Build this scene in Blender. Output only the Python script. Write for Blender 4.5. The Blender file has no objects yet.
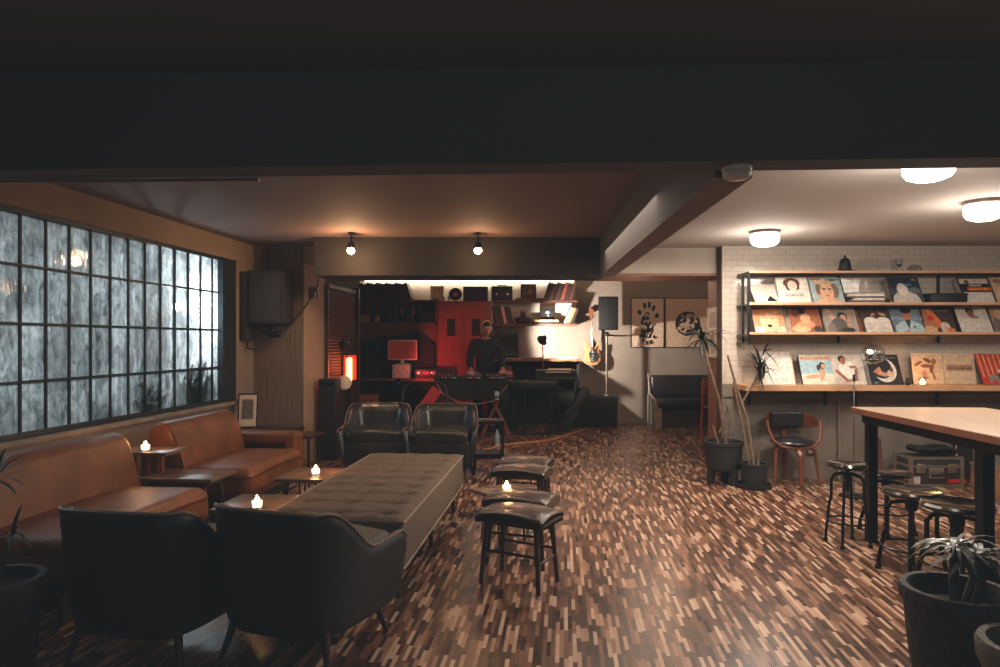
import bpy, bmesh, math, random
from mathutils import Vector, Matrix
random.seed(7)
SC = bpy.context.scene
COL = SC.collection
PI = math.pi
F, CH, HY = 680.0, 1.35, 341.0
RZ = -0.0938                       # the room's long axis is turned a little from the camera axis
def W(px, py, Y): return Vector(((px-500)*Y/F, Y, CH-(py-HY)*Y/F))
def G(px, py, z=0.0):
    Y = F*(CH-z)/(py-HY); return Vector(((px-500)*Y/F, Y, z))
def L(c, Y, z=0.0): return Vector((0.0941*Y-c, Y, z))

# ------------------------------------------------------------------ materials
def s2l(c): return tuple(((x/255)/12.92 if x/255 <= .04045 else (((x/255)+.055)/1.055)**2.4) for x in c)
MC = {}
def mat(name, rgb, rough=.6, metal=0., var=.25, scale=8., bump=.0, bscale=60., spec=.5, emit=None, es=0., coat=0., stretch=None, alpha=None, trans=0.):
    if name in MC: return MC[name]
    m = bpy.data.materials.new(name); m.use_nodes = True
    nt = m.node_tree; b = nt.nodes['Principled BSDF']
    c = s2l(rgb)
    b.inputs['Roughness'].default_value = rough; b.inputs['Metallic'].default_value = metal
    b.inputs['Specular IOR Level'].default_value = spec; b.inputs['Coat Weight'].default_value = coat
    b.inputs['Transmission Weight'].default_value = trans
    tc = nt.nodes.new('ShaderNodeTexCoord'); mp = nt.nodes.new('ShaderNodeMapping')
    nt.links.new(tc.outputs['Object'], mp.inputs['Vector'])
    if stretch: mp.inputs['Scale'].default_value = stretch
    no = nt.nodes.new('ShaderNodeTexNoise'); no.inputs['Scale'].default_value = scale; no.inputs['Detail'].default_value = 5
    nt.links.new(mp.outputs[0], no.inputs['Vector'])
    rp = nt.nodes.new('ShaderNodeValToRGB')
    rp.color_ramp.elements[0].position = .3; rp.color_ramp.elements[1].position = .7
    rp.color_ramp.elements[0].color = tuple(x*(1-var) for x in c)+(1,)
    rp.color_ramp.elements[1].color = tuple(min(1, x*(1+var)) for x in c)+(1,)
    nt.links.new(no.outputs['Fac'], rp.inputs['Fac']); nt.links.new(rp.outputs['Color'], b.inputs['Base Color'])
    if bump:
        n2 = nt.nodes.new('ShaderNodeTexNoise'); n2.inputs['Scale'].default_value = bscale; n2.inputs['Detail'].default_value = 3
        nt.links.new(mp.outputs[0], n2.inputs['Vector'])
        bp = nt.nodes.new('ShaderNodeBump'); bp.inputs['Strength'].default_value = bump; bp.inputs['Distance'].default_value = .01
        nt.links.new(n2.outputs['Fac'], bp.inputs['Height']); nt.links.new(bp.outputs[0], b.inputs['Normal'])
    if emit:
        b.inputs['Emission Color'].default_value = s2l(emit)+(1,); b.inputs['Emission Strength'].default_value = es
    MC[name] = m; return m
def flat(rgb, rough=.45):
    return mat('print_%d_%d_%d' % tuple(rgb), rgb, rough, var=.22, scale=28)

LEA = mat('brown_leather', (114, 66, 32), .46, var=.3, scale=5, bump=.2, bscale=45, spec=.4)
BLK = mat('black_leather', (34, 34, 36), .3, var=.25, scale=6, bump=.25, bscale=40, coat=.15)
BLK2 = mat('dark_upholstery', (22, 25, 28), .55, var=.2, scale=6, bump=.15, bscale=60)
STL = mat('stool_leather', (66, 54, 48), .28, var=.25, scale=6, bump=.2, bscale=50, coat=.25)
PIPE = mat('piping_leather_glint', (120, 105, 95), .3, var=.1)  # piping paler than the chair leather, edge glints put into its colour
TWEED = mat('grey_brown_tweed', (112, 98, 86), .95, var=.25, scale=120, bump=.5, bscale=220, spec=.1)
TWP = mat('tweed_piping', (150, 136, 122), .9, var=.1, spec=.1)
METB = mat('black_metal', (26, 28, 30), .32, metal=.6, var=.2)
BLKP = mat('black_plastic', (19, 20, 21), .5, var=.2, scale=20, bump=.1)
MATB = mat('matte_black', (14, 15, 16), .8, var=.2)
GRILL = mat('speaker_grille', (20, 21, 22), .8, var=.3, scale=200, bump=.6, bscale=250)
CHR = mat('steel', (170, 170, 168), .25, metal=1, var=.05)
ALU = mat('case_aluminium', (150, 138, 124), .4, metal=.7, var=.15)
DWOOD = mat('dark_wood', (52, 36, 28), .35, var=.4, scale=6, stretch=(1, 8, 1), bump=.1)
WOOD = mat('warm_wood', (128, 76, 46), .4, var=.35, scale=5, stretch=(1, 1, 8))
TOPW = mat('grey_wood_top', (112, 92, 76), .28, var=.25, scale=4, stretch=(6, 1, 1))
BARW = mat('bar_top_wood', (158, 138, 120), .35, var=.15, scale=3, stretch=(8, 1, 1))
BARE = mat('bar_edge_wood', (120, 72, 48), .5, var=.2, scale=5)
PINE = mat('shelf_pine', (205, 160, 122), .45, var=.15, scale=4, stretch=(1, 8, 1))
CABW = mat('cabinet_veneer', (122, 58, 48), .5, var=.15, scale=3, stretch=(6, 6, 1))
SHW = mat('brown_shelf_wood', (92, 58, 44), .55, var=.2, scale=4)
WHITE = mat('white_paint', (205, 200, 190), .6, var=.05)
CREAM = mat('cream_paper', (215, 196, 176), .6, var=.05)
WAX = mat('candle_wax', (240, 215, 180), .5, var=.03, emit=(255, 214, 166), es=5)
FLAME = mat('flame', (255, 200, 120), .5, emit=(255, 226, 180), es=60)
GLASS = mat('clear_glass', (235, 240, 240), .03, var=.0, trans=1.)
STONE = mat('dark_stone_pot', (58, 56, 53), .85, var=.65, scale=45, bump=.6, bscale=70)
POTB = mat('black_pot', (32, 34, 35), .6, var=.25, scale=20, bump=.2)
SOIL = mat('soil', (40, 32, 26), .95, var=.4, scale=60, bump=.8)
LEAF = mat('dark_leaf', (40, 44, 36), .45, var=.3, scale=12)
LEAF2 = mat('grey_leaf', (72, 77, 72), .35, var=.3, scale=12)
LEAFO = mat('outdoor_leaf', (40, 52, 44), .5, var=.3, scale=12)
TRUNK = mat('cane_trunk', (120, 98, 80), .8, var=.3, scale=25, bump=.5)
DTRUNK = mat('dark_trunk', (62, 56, 50), .85, var=.3, scale=25, bump=.5)
CONC = mat('concrete_wall', (150, 138, 126), .85, var=.14, scale=2.2, bump=.1, bscale=30)
PLAS = mat('warm_plaster', (150, 134, 120), .85, var=.1, scale=2, bump=.08)
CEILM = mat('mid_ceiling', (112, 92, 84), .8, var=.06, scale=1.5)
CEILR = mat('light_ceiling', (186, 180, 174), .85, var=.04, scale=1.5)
DARKC = mat('ceiling_unlit', (84, 80, 76), .85, var=.08, scale=1.5)  # lack of light over the front room put into the ceiling colour
BEAMM = mat('beam_paint', (72, 66, 62), .8, var=.1, scale=2)
COLM = mat('column_boardmarked', (122, 106, 92), .8, var=.25, scale=3, stretch=(14, 14, .7), bump=.15)
JAMB = mat('jamb_wood', (128, 84, 64), .6, var=.15, scale=3, stretch=(6, 6, 1))
SKIN = mat('skin', (178, 130, 105), .5, var=.08)
HAIR = mat('hair', (30, 24, 22), .7, var=.3, scale=60, bump=.6)
SHIRT = mat('black_shirt', (17, 18, 20), .85, var=.25, scale=9, bump=.3, bscale=14)
REDL = mat('red_cloth', (170, 40, 40), .7, var=.2)

# ------------------------------------------------------------------ mesh builder
class MB:
    def __init__(s): s.v = []; s.f = []; s.mi = []; s.cur = 0
    def add(s, vs, fs, mi=None):
        o = len(s.v); s.v += [Vector(v) for v in vs]
        for f in fs: s.f.append([i+o for i in f]); s.mi.append(s.cur if mi is None else mi)
        return s
    def bm(s, b, M=None, mi=None):
        b.verts.index_update()
        vs = [(M @ v.co if M else v.co.copy()) for v in b.verts]
        fs = [[v.index for v in f.verts] for f in b.faces]
        b.free(); return s.add(vs, fs, mi)
    def box(s, c, d, rz=0, mi=None, R=None):
        M = Matrix.Translation(c) @ (R if R is not None else Matrix.Rotation(rz, 4, 'Z'))
        x, y, z = d[0]/2, d[1]/2, d[2]/2
        vs = [M @ Vector(p) for p in [(-x,-y,-z),(x,-y,-z),(x,y,-z),(-x,y,-z),(-x,-y,z),(x,-y,z),(x,y,z),(-x,y,z)]]
        return s.add(vs, [(0,3,2,1),(4,5,6,7),(0,1,5,4),(1,2,6,5),(2,3,7,6),(3,0,4,7)], mi)
    def b2(s, lo, hi, mi=None):
        return s.box([(a+b)/2 for a, b in zip(lo, hi)], [abs(b-a) for a, b in zip(lo, hi)], mi=mi)
    def rbox(s, c, d, r=.02, seg=3, rz=0, mi=None, R=None, fn=None, cuts=0):
        b = bmesh.new(); bmesh.ops.create_cube(b, size=1)
        bmesh.ops.scale(b, vec=d, verts=b.verts)
        if cuts: bmesh.ops.subdivide_edges(b, edges=b.edges[:], cuts=cuts, use_grid_fill=True)
        es = [e for e in b.edges if len(e.link_faces) == 2 and e.calc_face_angle(0) > .5]
        bmesh.ops.bevel(b, geom=es, offset=min(r, min(d)*.49), segments=seg, profile=.5, affect='EDGES')
        if fn:
            for v in b.verts: v.co = Vector(fn(v.co))
        M = Matrix.Translation(c) @ (R if R is not None else Matrix.Rotation(rz, 4, 'Z'))
        return s.bm(b, M, mi)
    def lathe(s, prof, c=(0,0,0), n=24, mi=None, sx=1, sy=1):
        c = Vector(c); vs = []; fs = []
        for r, z in prof:
            for k in range(n):
                a = 2*PI*k/n; vs.append(c+Vector((r*math.cos(a)*sx, r*math.sin(a)*sy, z)))
        for i in range(len(prof)-1):
            for k in range(n):
                fs.append((i*n+k, i*n+(k+1) % n, (i+1)*n+(k+1) % n, (i+1)*n+k))
        if prof[0][0] > 1e-5: fs.append(tuple(range(n-1, -1, -1)))
        if prof[-1][0] > 1e-5: fs.append(tuple((len(prof)-1)*n+k for k in range(n)))
        return s.add(vs, fs, mi)
    def tube(s, pts, r, n=8, mi=None, closed=False):
        pts = [Vector(p) for p in pts]; N = len(pts)
        rs = r if isinstance(r, (list, tuple)) else [r]*N
        vs = []; fs = []; up = None
        for i, p in enumerate(pts):
            t = (pts[min(i+1, N-1)]-pts[max(i-1, 0)])
            if closed: t = pts[(i+1) % N]-pts[i-1]
            t.normalize()
            if up is None: up = Vector((0,0,1)) if abs(t.z) < .9 else Vector((1,0,0))
            a = (up - t*up.dot(t)).normalized(); b = t.cross(a); up = a
            for k in range(n):
                q = 2*PI*k/n; vs.append(p+(a*math.cos(q)+b*math.sin(q))*rs[i])
        for i in range(N if closed else N-1):
            j = (i+1) % N
            for k in range(n): fs.append((i*n+k, i*n+(k+1) % n, j*n+(k+1) % n, j*n+k))
        if not closed: fs += [tuple(range(n-1, -1, -1)), tuple((N-1)*n+k for k in range(n))]
        return s.add(vs, fs, mi)
    def cyl(s, a, b, r, r2=None, n=12, mi=None): return s.tube([a, b], [r, r if r2 is None else r2], n, mi)
    def sphere(s, c, r, n=16, mi=None, R=None):
        if not isinstance(r, (tuple, list)): r = (r, r, r)
        b = bmesh.new(); bmesh.ops.create_uvsphere(b, u_segments=n, v_segments=max(6, n//2), radius=1)
        return s.bm(b, Matrix.Translation(c) @ (R or Matrix()) @ Matrix.Diagonal((*r, 1)), mi)
    def prism(s, poly, a, b, axes='xz', mi=None, bev=0, seg=3):
        """poly in a plane, extruded along the third axis from a to b"""
        def P(u, v, w):
            return {'xz': (u, w, v), 'yz': (w, u, v), 'xy': (u, v, w)}[axes]
        n = len(poly); bb = bmesh.new()
        A = [bb.verts.new(P(u, v, a)) for u, v in poly]; B = [bb.verts.new(P(u, v, b)) for u, v in poly]
        bb.faces.new(A[::-1]); bb.faces.new(B)
        for i in range(n): bb.faces.new((A[i], A[(i+1) % n], B[(i+1) % n], B[i]))
        bmesh.ops.recalc_face_normals(bb, faces=bb.faces)
        if bev:
            es = [e for e in bb.edges if e.calc_face_angle(0) > .5]
            bmesh.ops.bevel(bb, geom=es, offset=bev, segments=seg, profile=.5, affect='EDGES')
        return s.bm(bb, None, mi)
    def leaf(s, base, d, ln, w, droop=.5, mi=None, n=5):
        base = Vector(base); d = Vector(d).normalized(); side = d.cross(Vector((0,0,1)))
        if side.length < .05: side = Vector((1,0,0))
        side.normalize(); p = base.copy(); vs = []; fs = []
        for i in range(n+1):
            t = i/n; ww = w*math.sin(PI*(.12+.88*t))*.5+.0006 if t < 1 else .0005
            vs += [p-side*ww, p+side*ww+Vector((0,0,ww*.3))]
            p = p + d*(ln/n); d = (d+Vector((0,0,-droop/n))).normalized()
        for i in range(n): fs.append((2*i, 2*i+1, 2*i+3, 2*i+2))
        return s.add(vs, fs, mi)
    def build(s, name, mats, parent=None, smooth=True, ang=40, loc=None, rz=0, mod=None):
        me = bpy.data.meshes.new(name); me.from_pydata([tuple(v) for v in s.v], [], s.f)
        if not isinstance(mats, (list, tuple)): mats = [mats]
        for m in mats: me.materials.append(m)
        for p, i in zip(me.polygons, s.mi): p.material_index = min(i, len(mats)-1)
        b = bmesh.new(); b.from_mesh(me); bmesh.ops.recalc_face_normals(b, faces=b.faces); b.to_mesh(me); b.free()
        if smooth:
            me.shade_smooth()
            try: me.set_sharp_from_angle(angle=math.radians(ang))
            except Exception: pass
        o = bpy.data.objects.new(name, me); COL.objects.link(o)
        if parent: o.parent = parent
        if loc is not None: o.location = loc; o.rotation_euler = (0, 0, rz)
        return o
def tag(o, label, cat, group=None, kind=None):
    o['label'] = label; o['category'] = cat
    if group: o['group'] = group
    if kind: o['kind'] = kind
    return o
def thing(name, label, cat, loc=(0,0,0), rz=0, group=None):
    o = bpy.data.objects.new(name, None); o.empty_display_size = .1; COL.objects.link(o)
    o.location = loc; o.rotation_euler = (0, 0, rz); return tag(o, label, cat, group)
def struct(o, name=None):
    o['kind'] = 'structure'; return o
def dup(root, loc, rz, label, group=None):
    r = root.copy(); COL.objects.link(r); r.location = loc; r.rotation_euler = (0, 0, rz); r['label'] = label
    if group: r['group'] = group
    for ch in list(root.children):
        c = ch.copy(); COL.objects.link(c); c.parent = r
        for g in list(ch.children):
            d = g.copy(); COL.objects.link(d); d.parent = c
    return r
def point(loc, power, col=(255, 190, 130), size=.05, name='lamp_light'):
    l = bpy.data.lights.new(name, 'POINT'); l.energy = power; l.color = s2l(col); l.shadow_soft_size = size
    o = bpy.data.objects.new(name, l); COL.objects.link(o); o.location = loc; return o
def area(loc, tgt, power, sx, sy, col, name='area_light', spread=None):
    l = bpy.data.lights.new(name, 'AREA'); l.shape = 'RECTANGLE'; l.size = sx; l.size_y = sy; l.energy = power; l.color = s2l(col)
    if spread: l.spread = spread
    o = bpy.data.objects.new(name, l); COL.objects.link(o); o.location = loc
    o.rotation_euler = (Vector(tgt)-Vector(loc)).to_track_quat('-Z', 'Y').to_euler(); return o
def spot(loc, tgt, power, ang, col, blend=.5, size=.03, name='spot_light'):
    l = bpy.data.lights.new(name, 'SPOT'); l.energy = power; l.spot_size = ang; l.spot_blend = blend; l.color = s2l(col); l.shadow_soft_size = size
    o = bpy.data.objects.new(name, l); COL.objects.link(o); o.location = loc
    o.rotation_euler = (Vector(tgt)-Vector(loc)).to_track_quat('-Z', 'Y').to_euler(); return o

# ------------------------------------------------------------------ camera
cam = bpy.data.cameras.new('camera'); co = bpy.data.objects.new('camera', cam); COL.objects.link(co)
cam.sensor_width = 36; cam.lens = 36*F/1000; cam.shift_y = 7.5/1000; cam.clip_start = .05
co.location = (0, 0, CH); co.rotation_euler = (PI/2, 0, 0); SC.camera = co

# ------------------------------------------------------------------ floor material: narrow strip parquet
def floor_mat():
    m = bpy.data.materials.new('strip_parquet'); m.use_nodes = True; nt = m.node_tree; N = nt.nodes; K = nt.links
    b = N['Principled BSDF']; tc = N.new('ShaderNodeTexCoord'); mp = N.new('ShaderNodeMapping')
    mp.inputs['Rotation'].default_value = (0, 0, -RZ); K.new(tc.outputs['Object'], mp.inputs['Vector'])
    sp = N.new('ShaderNodeSeparateXYZ'); K.new(mp.outputs[0], sp.inputs[0])
    def ma(op, a, b_=None, c=None):
        n = N.new('ShaderNodeMath'); n.operation = op
        for i, x in enumerate((a, b_, c)):
            if x is None: continue
            if isinstance(x, (int, float)): n.inputs[i].default_value = x
            else: K.new(x, n.inputs[i])
        return n.outputs[0]
    row = ma('FLOOR', ma('DIVIDE', sp.outputs['X'], .019))
    w1 = N.new('ShaderNodeTexWhiteNoise'); w1.noise_dimensions = '1D'; K.new(row, w1.inputs['W'])
    u = ma('ADD', ma('DIVIDE', sp.outputs['Y'], .14), ma('MULTIPLY', w1.outputs['Value'], 7.3))
    colm = ma('FLOOR', u)
    cb = N.new('ShaderNodeCombineXYZ'); K.new(row, cb.inputs[0]); K.new(colm, cb.inputs[1])
    w2 = N.new('ShaderNodeTexWhiteNoise'); w2.noise_dimensions = '3D'; K.new(cb.outputs[0], w2.inputs['Vector'])
    rp = N.new('ShaderNodeValToRGB'); K.new(w2.outputs['Value'], rp.inputs['Fac']); cr = rp.color_ramp
    cr.elements[0].position = 0; cr.elements[0].color = s2l((60, 43, 36))+(1,)
    cr.elements[1].position = 1; cr.elements[1].color = s2l((216, 184, 158))+(1,)
    for p, c in ((.3, (88, 60, 47)), (.5, (116, 79, 60)), (.70, (142, 100, 76)), (.84, (190, 150, 124))):
        e = cr.elements.new(p); e.color = s2l(c)+(1,)
    gr = N.new('ShaderNodeTexNoise'); gr.inputs['Scale'].default_value = 14; gr.inputs['Detail'].default_value = 6
    m2 = N.new('ShaderNodeMapping'); m2.inputs['Scale'].default_value = (9, .8, 1); K.new(mp.outputs[0], m2.inputs[0]); K.new(m2.outputs[0], gr.inputs['Vector'])
    mx = N.new('ShaderNodeMix'); mx.data_type = 'RGBA'; mx.blend_type = 'MULTIPLY'; mx.inputs[0].default_value = .35
    K.new(rp.outputs[0], mx.inputs[6]); K.new(gr.outputs['Fac'], mx.inputs[7])
    # fine joints
    fx = ma('ABSOLUTE', ma('SUBTRACT', ma('FRACT', ma('DIVIDE', sp.outputs['X'], .019)), .5))
    fy = ma('ABSOLUTE', ma('SUBTRACT', ma('FRACT', u), .5))
    jn = ma('MAXIMUM', ma('GREATER_THAN', fx, .47), ma('GREATER_THAN', fy, .493))
    mj = N.new('ShaderNodeMix'); mj.data_type = 'RGBA'; K.new(ma('MULTIPLY', jn, .6), mj.inputs[0]); K.new(mx.outputs[2], mj.inputs[6])
    mj.inputs[7].default_value = s2l((50, 30, 22))+(1,)
    K.new(mj.outputs[2], b.inputs['Base Color'])
    K.new(ma('ADD', ma('MULTIPLY', w2.outputs['Value'], .10), .27), b.inputs['Roughness'])
    bp = N.new('ShaderNodeBump'); bp.inputs['Strength'].default_value = .25; bp.inputs['Distance'].default_value = .004
    n9 = N.new('ShaderNodeTexNoise'); n9.inputs['Scale'].default_value = 18; K.new(mp.outputs[0], n9.inputs['Vector'])
    K.new(n9.outputs['Fac'], bp.inputs['Height']); K.new(bp.outputs[0], b.inputs['Normal'])
    return m
def tile_mat():
    m = bpy.data.materials.new('white_subway_tile'); m.use_nodes = True; nt = m.node_tree; N = nt.nodes; K = nt.links
    b = N['Principled BSDF']; tc = N.new('ShaderNodeTexCoord'); sp = N.new('ShaderNodeSeparateXYZ'); K.new(tc.outputs['Object'], sp.inputs[0])
    cb = N.new('ShaderNodeCombineXYZ'); K.new(sp.outputs['X'], cb.inputs[0]); K.new(sp.outputs['Z'], cb.inputs[1])
    br = N.new('ShaderNodeTexBrick'); K.new(cb.outputs[0], br.inputs['Vector']); br.inputs['Scale'].default_value = 1
    br.inputs['Brick Width'].default_value = .12; br.inputs['Row Height'].default_value = .055; br.inputs['Mortar Size'].default_value = .0025
    br.inputs['Color1'].default_value = s2l((206, 196, 184))+(1,); br.inputs['Color2'].default_value = s2l((198, 188, 176))+(1,)
    br.inputs['Mortar'].default_value = s2l((172, 162, 152))+(1,)
    K.new(br.outputs['Color'], b.inputs['Base Color']); b.inputs['Roughness'].default_value = .10
    no = N.new('ShaderNodeTexNoise'); no.inputs['Scale'].default_value = 9; K.new(tc.outputs['Object'], no.inputs['Vector'])
    ad = N.new('ShaderNodeMath'); ad.operation = 'MULTIPLY_ADD'; ad.inputs[1].default_value = -1; K.new(br.outputs['Fac'], ad.inputs[0]); K.new(no.outputs['Fac'], ad.inputs[2])
    bp = N.new('ShaderNodeBump'); bp.inputs['Strength'].default_value = .3; bp.inputs['Distance'].default_value = .01
    K.new(ad.outputs[0], bp.inputs['Height']); K.new(bp.outputs[0], b.inputs['Normal']); return m
def pane_mat():
    m = bpy.data.materials.new('wet_textured_glass'); m.use_nodes = True; nt = m.node_tree; N = nt.nodes; K = nt.links
    N.remove(N['Principled BSDF']); out = N['Material Output']; tc = N.new('ShaderNodeTexCoord')
    mp = N.new('ShaderNodeMapping'); K.new(tc.outputs['Object'], mp.inputs[0]); mp.inputs['Scale'].default_value = (1, 1, .55)
    n1 = N.new('ShaderNodeTexNoise'); n1.inputs['Scale'].default_value = 15; n1.inputs['Detail'].default_value = 10; n1.inputs['Roughness'].default_value = .8; n1.inputs['Distortion'].default_value = .9
    K.new(mp.outputs[0], n1.inputs['Vector'])
    rp = N.new('ShaderNodeValToRGB'); K.new(n1.outputs['Fac'], rp.inputs['Fac'])
    rp.color_ramp.elements[0].position = .38; rp.color_ramp.elements[0].color = (.11, .135, .14, 1)
    rp.color_ramp.elements[1].position = .64; rp.color_ramp.elements[1].color = (.95, 1, 1, 1)
    n3 = N.new('ShaderNodeTexNoise'); n3.inputs['Scale'].default_value = 2.2; n3.inputs['Detail'].default_value = 4; K.new(tc.outputs['Object'], n3.inputs['Vector'])
    m4 = N.new('ShaderNodeMapping'); m4.inputs['Scale'].default_value = (22, 22, 1.6); K.new(tc.outputs['Object'], m4.inputs[0])
    n4 = N.new('ShaderNodeTexNoise'); n4.inputs['Scale'].default_value = 1.0; n4.inputs['Detail'].default_value = 4; K.new(m4.outputs[0], n4.inputs['Vector'])
    rp3 = N.new('ShaderNodeValToRGB'); K.new(n3.outputs['Fac'], rp3.inputs['Fac']); rp3.color_ramp.elements[0].position = .35; rp3.color_ramp.elements[0].color = (.42, .42, .42, 1); rp3.color_ramp.elements[1].position = .62
    rp4 = N.new('ShaderNodeValToRGB'); K.new(n4.outputs['Fac'], rp4.inputs['Fac']); rp4.color_ramp.elements[0].position = .35; rp4.color_ramp.elements[0].color = (.6, .6, .6, 1); rp4.color_ramp.elements[1].position = .6
    x1 = N.new('ShaderNodeMix'); x1.data_type = 'RGBA'; x1.blend_type = 'MULTIPLY'; x1.inputs[0].default_value = 1; K.new(rp.outputs[0], x1.inputs[6]); K.new(rp3.outputs[0], x1.inputs[7])
    x2 = N.new('ShaderNodeMix'); x2.data_type = 'RGBA'; x2.blend_type = 'MULTIPLY'; x2.inputs[0].default_value = 1; K.new(x1.outputs[2], x2.inputs[6]); K.new(rp4.outputs[0], x2.inputs[7])
    tr = N.new('ShaderNodeBsdfTranslucent'); K.new(x2.outputs[2], tr.inputs['Color'])
    tp = N.new('ShaderNodeBsdfTransparent'); tp.inputs['Color'].default_value = (.8, .88, .9, 1)
    gl = N.new('ShaderNodeBsdfGlossy'); gl.inputs['Roughness'].default_value = .06
    n2 = N.new('ShaderNodeTexNoise'); n2.inputs['Scale'].default_value = 26; K.new(mp.outputs[0], n2.inputs['Vector'])
    bp = N.new('ShaderNodeBump'); bp.inputs['Strength'].default_value = .12; bp.inputs['Distance'].default_value = .01; K.new(n2.outputs['Fac'], bp.inputs['Height']); K.new(bp.outputs[0], gl.inputs['Normal'])
    rf = N.new('ShaderNodeBsdfRefraction'); rf.inputs['IOR'].default_value = 1.06; rf.inputs['Roughness'].default_value = .42; rf.inputs['Color'].default_value = (.85, .92, .94, 1)
    tm = N.new('ShaderNodeMixShader'); tm.inputs[0].default_value = .6; K.new(tp.outputs[0], tm.inputs[1]); K.new(rf.outputs[0], tm.inputs[2])
    a = N.new('ShaderNodeMixShader'); a.inputs[0].default_value = .28; K.new(tr.outputs[0], a.inputs[1]); K.new(tm.outputs[0], a.inputs[2])
    c = N.new('ShaderNodeMixShader'); c.inputs[0].default_value = .055; K.new(a.outputs[0], c.inputs[1]); K.new(gl.outputs[0], c.inputs[2])
    K.new(c.outputs[0], out.inputs['Surface']); return m

# ------------------------------------------------------------------ the room
CZ, CZR = 2.395, 2.286
m = MB(); m.b2((-6.2, -1.6, -.08), (6.2, 12.2, 0)); struct(m.build('floor', floor_mat(), smooth=False))
def slab(name, quad, z0, z1, mt):
    mm = MB(); n = len(quad)
    mm.add([(x, y, z0) for x, y in quad]+[(x, y, z1) for x, y in quad], [tuple(range(n))[::-1], tuple(range(n, 2*n))]+[(i, (i+1) % n, n+(i+1) % n, n+i) for i in range(n)])
    return struct(mm.build(name, mt, smooth=False))
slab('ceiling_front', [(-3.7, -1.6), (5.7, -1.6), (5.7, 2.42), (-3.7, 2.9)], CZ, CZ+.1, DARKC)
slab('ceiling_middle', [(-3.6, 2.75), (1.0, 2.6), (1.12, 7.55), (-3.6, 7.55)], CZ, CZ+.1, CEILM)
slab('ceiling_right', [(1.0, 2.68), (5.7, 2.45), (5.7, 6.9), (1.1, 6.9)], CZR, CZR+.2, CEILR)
slab('ceiling_back', [(-4.6, 7.44), (4.3, 7.44), (4.3, 11.4), (-4.6, 11.4)], 2.5, 2.6, PLAS)
# cross beam and long beam
slab('trim_1', [(-3.42, 2.775), (5.6, 2.335), (5.6, 2.485), (-3.42, 2.935)], 2.03, CZ+.02, BEAMM)
m = MB(); A = [(.864, 2.735), (1.014, 2.735), (1.16, 6.86), (1.01, 6.86)]
slab('trim_2', A, 2.012, CZ+.02, mat('long_beam_paint', (56, 50, 47), .8, var=.12, scale=2, stretch=(6, 1, 1)))
slab('trim_13', A, 2.006, 2.012, mat('beam_soffit_lit', (108, 86, 73), .8))  # underside of the same beam, lamp light put into a paler brown
slab('trim_3', [(-1.87, 6.84), (1.06, 6.84), (1.06, 7.45), (-1.87, 7.45)], 2.01, CZ+.1, mat('header_shaded', (34, 31, 30), .8, var=.15, scale=2))  # unlit half of the header, its shade put into the colour
slab('trim_4', [(1.06, 6.84), (2.30, 6.84), (2.30, 7.45), (1.06, 7.45)], 2.03, CZ+.1, mat('header_white_lit', (176, 164, 152), .8, var=.05))  # lamp-lit half of the same header, light put into a paler colour
slab('trim_5', [(1.06, 6.83), (2.29, 6.83), (2.29, 7.45), (1.06, 7.45)], 2.005, 2.03, JAMB)
# thin steel rod drawn as the reflected light line under the cross beam, left
m = MB(); m.tube([(-2.2, 2.87, 2.02), (-1.0, 2.82, 2.02)], .007); struct(m.build('trim_6', CHR))
# left wall with the window opening
def lw(c0, c1, y0, y1, z0, z1, mm):
    q = [L(c0, y0), L(c1, y0), L(c1, y1), L(c0, y1)]
    mm.add([(p.x, p.y, z0) for p in q]+[(p.x, p.y, z1) for p in q], [(0,1,2,3),(7,6,5,4),(0,4,5,1),(1,5,6,2),(2,6,7,3),(3,7,4,0)])
WY0, WY1, WZ0, WZ1 = 2.95, 6.79, .735, 2.185
m = MB(); lw(3.4, 3.50, -1.6, WY0, 0, CZ+.05, m); lw(3.4, 3.50, WY1+.26, 7.75, 0, CZ+.05, m)
lw(3.4, 3.50, WY0, WY1+.26, 0, WZ0, m); lw(3.4, 3.50, WY0, WY1+.26, WZ1, CZ+.05, m)
struct(m.build('wall_left', PLAS, smooth=False))
m = MB(); lw(3.34, 3.45, WY0, WY1+.26, WZ0-.03, WZ0, m); struct(m.build('trim_7', mat('sill_plaster', (150, 136, 124), .8)))
# steel window
win = MB(); s = .211
ys = [(6.568-s*k)*1.0147 for k in range(18)]
ys = [y for y in ys if y > WY0+.05]
for y in ys: lw(3.44, 3.465, y-.007, y+.007, WZ0, WZ1, win)
for z in (1.090, 1.462, 1.832): lw(3.44, 3.465, WY0, WY1, z-.007, z+.007, win)
lw(3.42, 3.48, WY0, WY0+.03, WZ0, WZ1, win); lw(3.40, 3.48, WY1-.01, WY1+.26, WZ0, WZ1, win)
lw(3.42, 3.48, WY0, WY1, WZ0, WZ0+.035, win); lw(3.42, 3.48, WY0, WY1, WZ1-.03, WZ1, win)
wo = struct(win.build('window_1', mat('window_steel', (44, 54, 60), .5, metal=.3), smooth=False))
g = MB(); a, b = L(3.455, WY0), L(3.455, WY1)
g.add([(a.x, a.y, WZ0), (b.x, b.y, WZ0), (b.x, b.y, WZ1), (a.x, a.y, WZ1)], [(0,1,2,3)])
g.build('window_glass', pane_mat(), wo, smooth=False)
# outside: garden ground, wall
slab('ground', [(-8.5, -1.6), (-3.55, -1.6), (-2.9, 8.5), (-8.5, 8.5)], -.1, .02, mat('garden_soil', (60, 60, 55), .9, bump=.5))
slab('wall_garden', [(-6.9, 0), (-6.7, 0), (-6.1, 9.5), (-6.3, 9.5)], 0, 3.6, mat('garden_wall', (120, 126, 126), .9, var=.4, scale=3, bump=.3))
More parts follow.
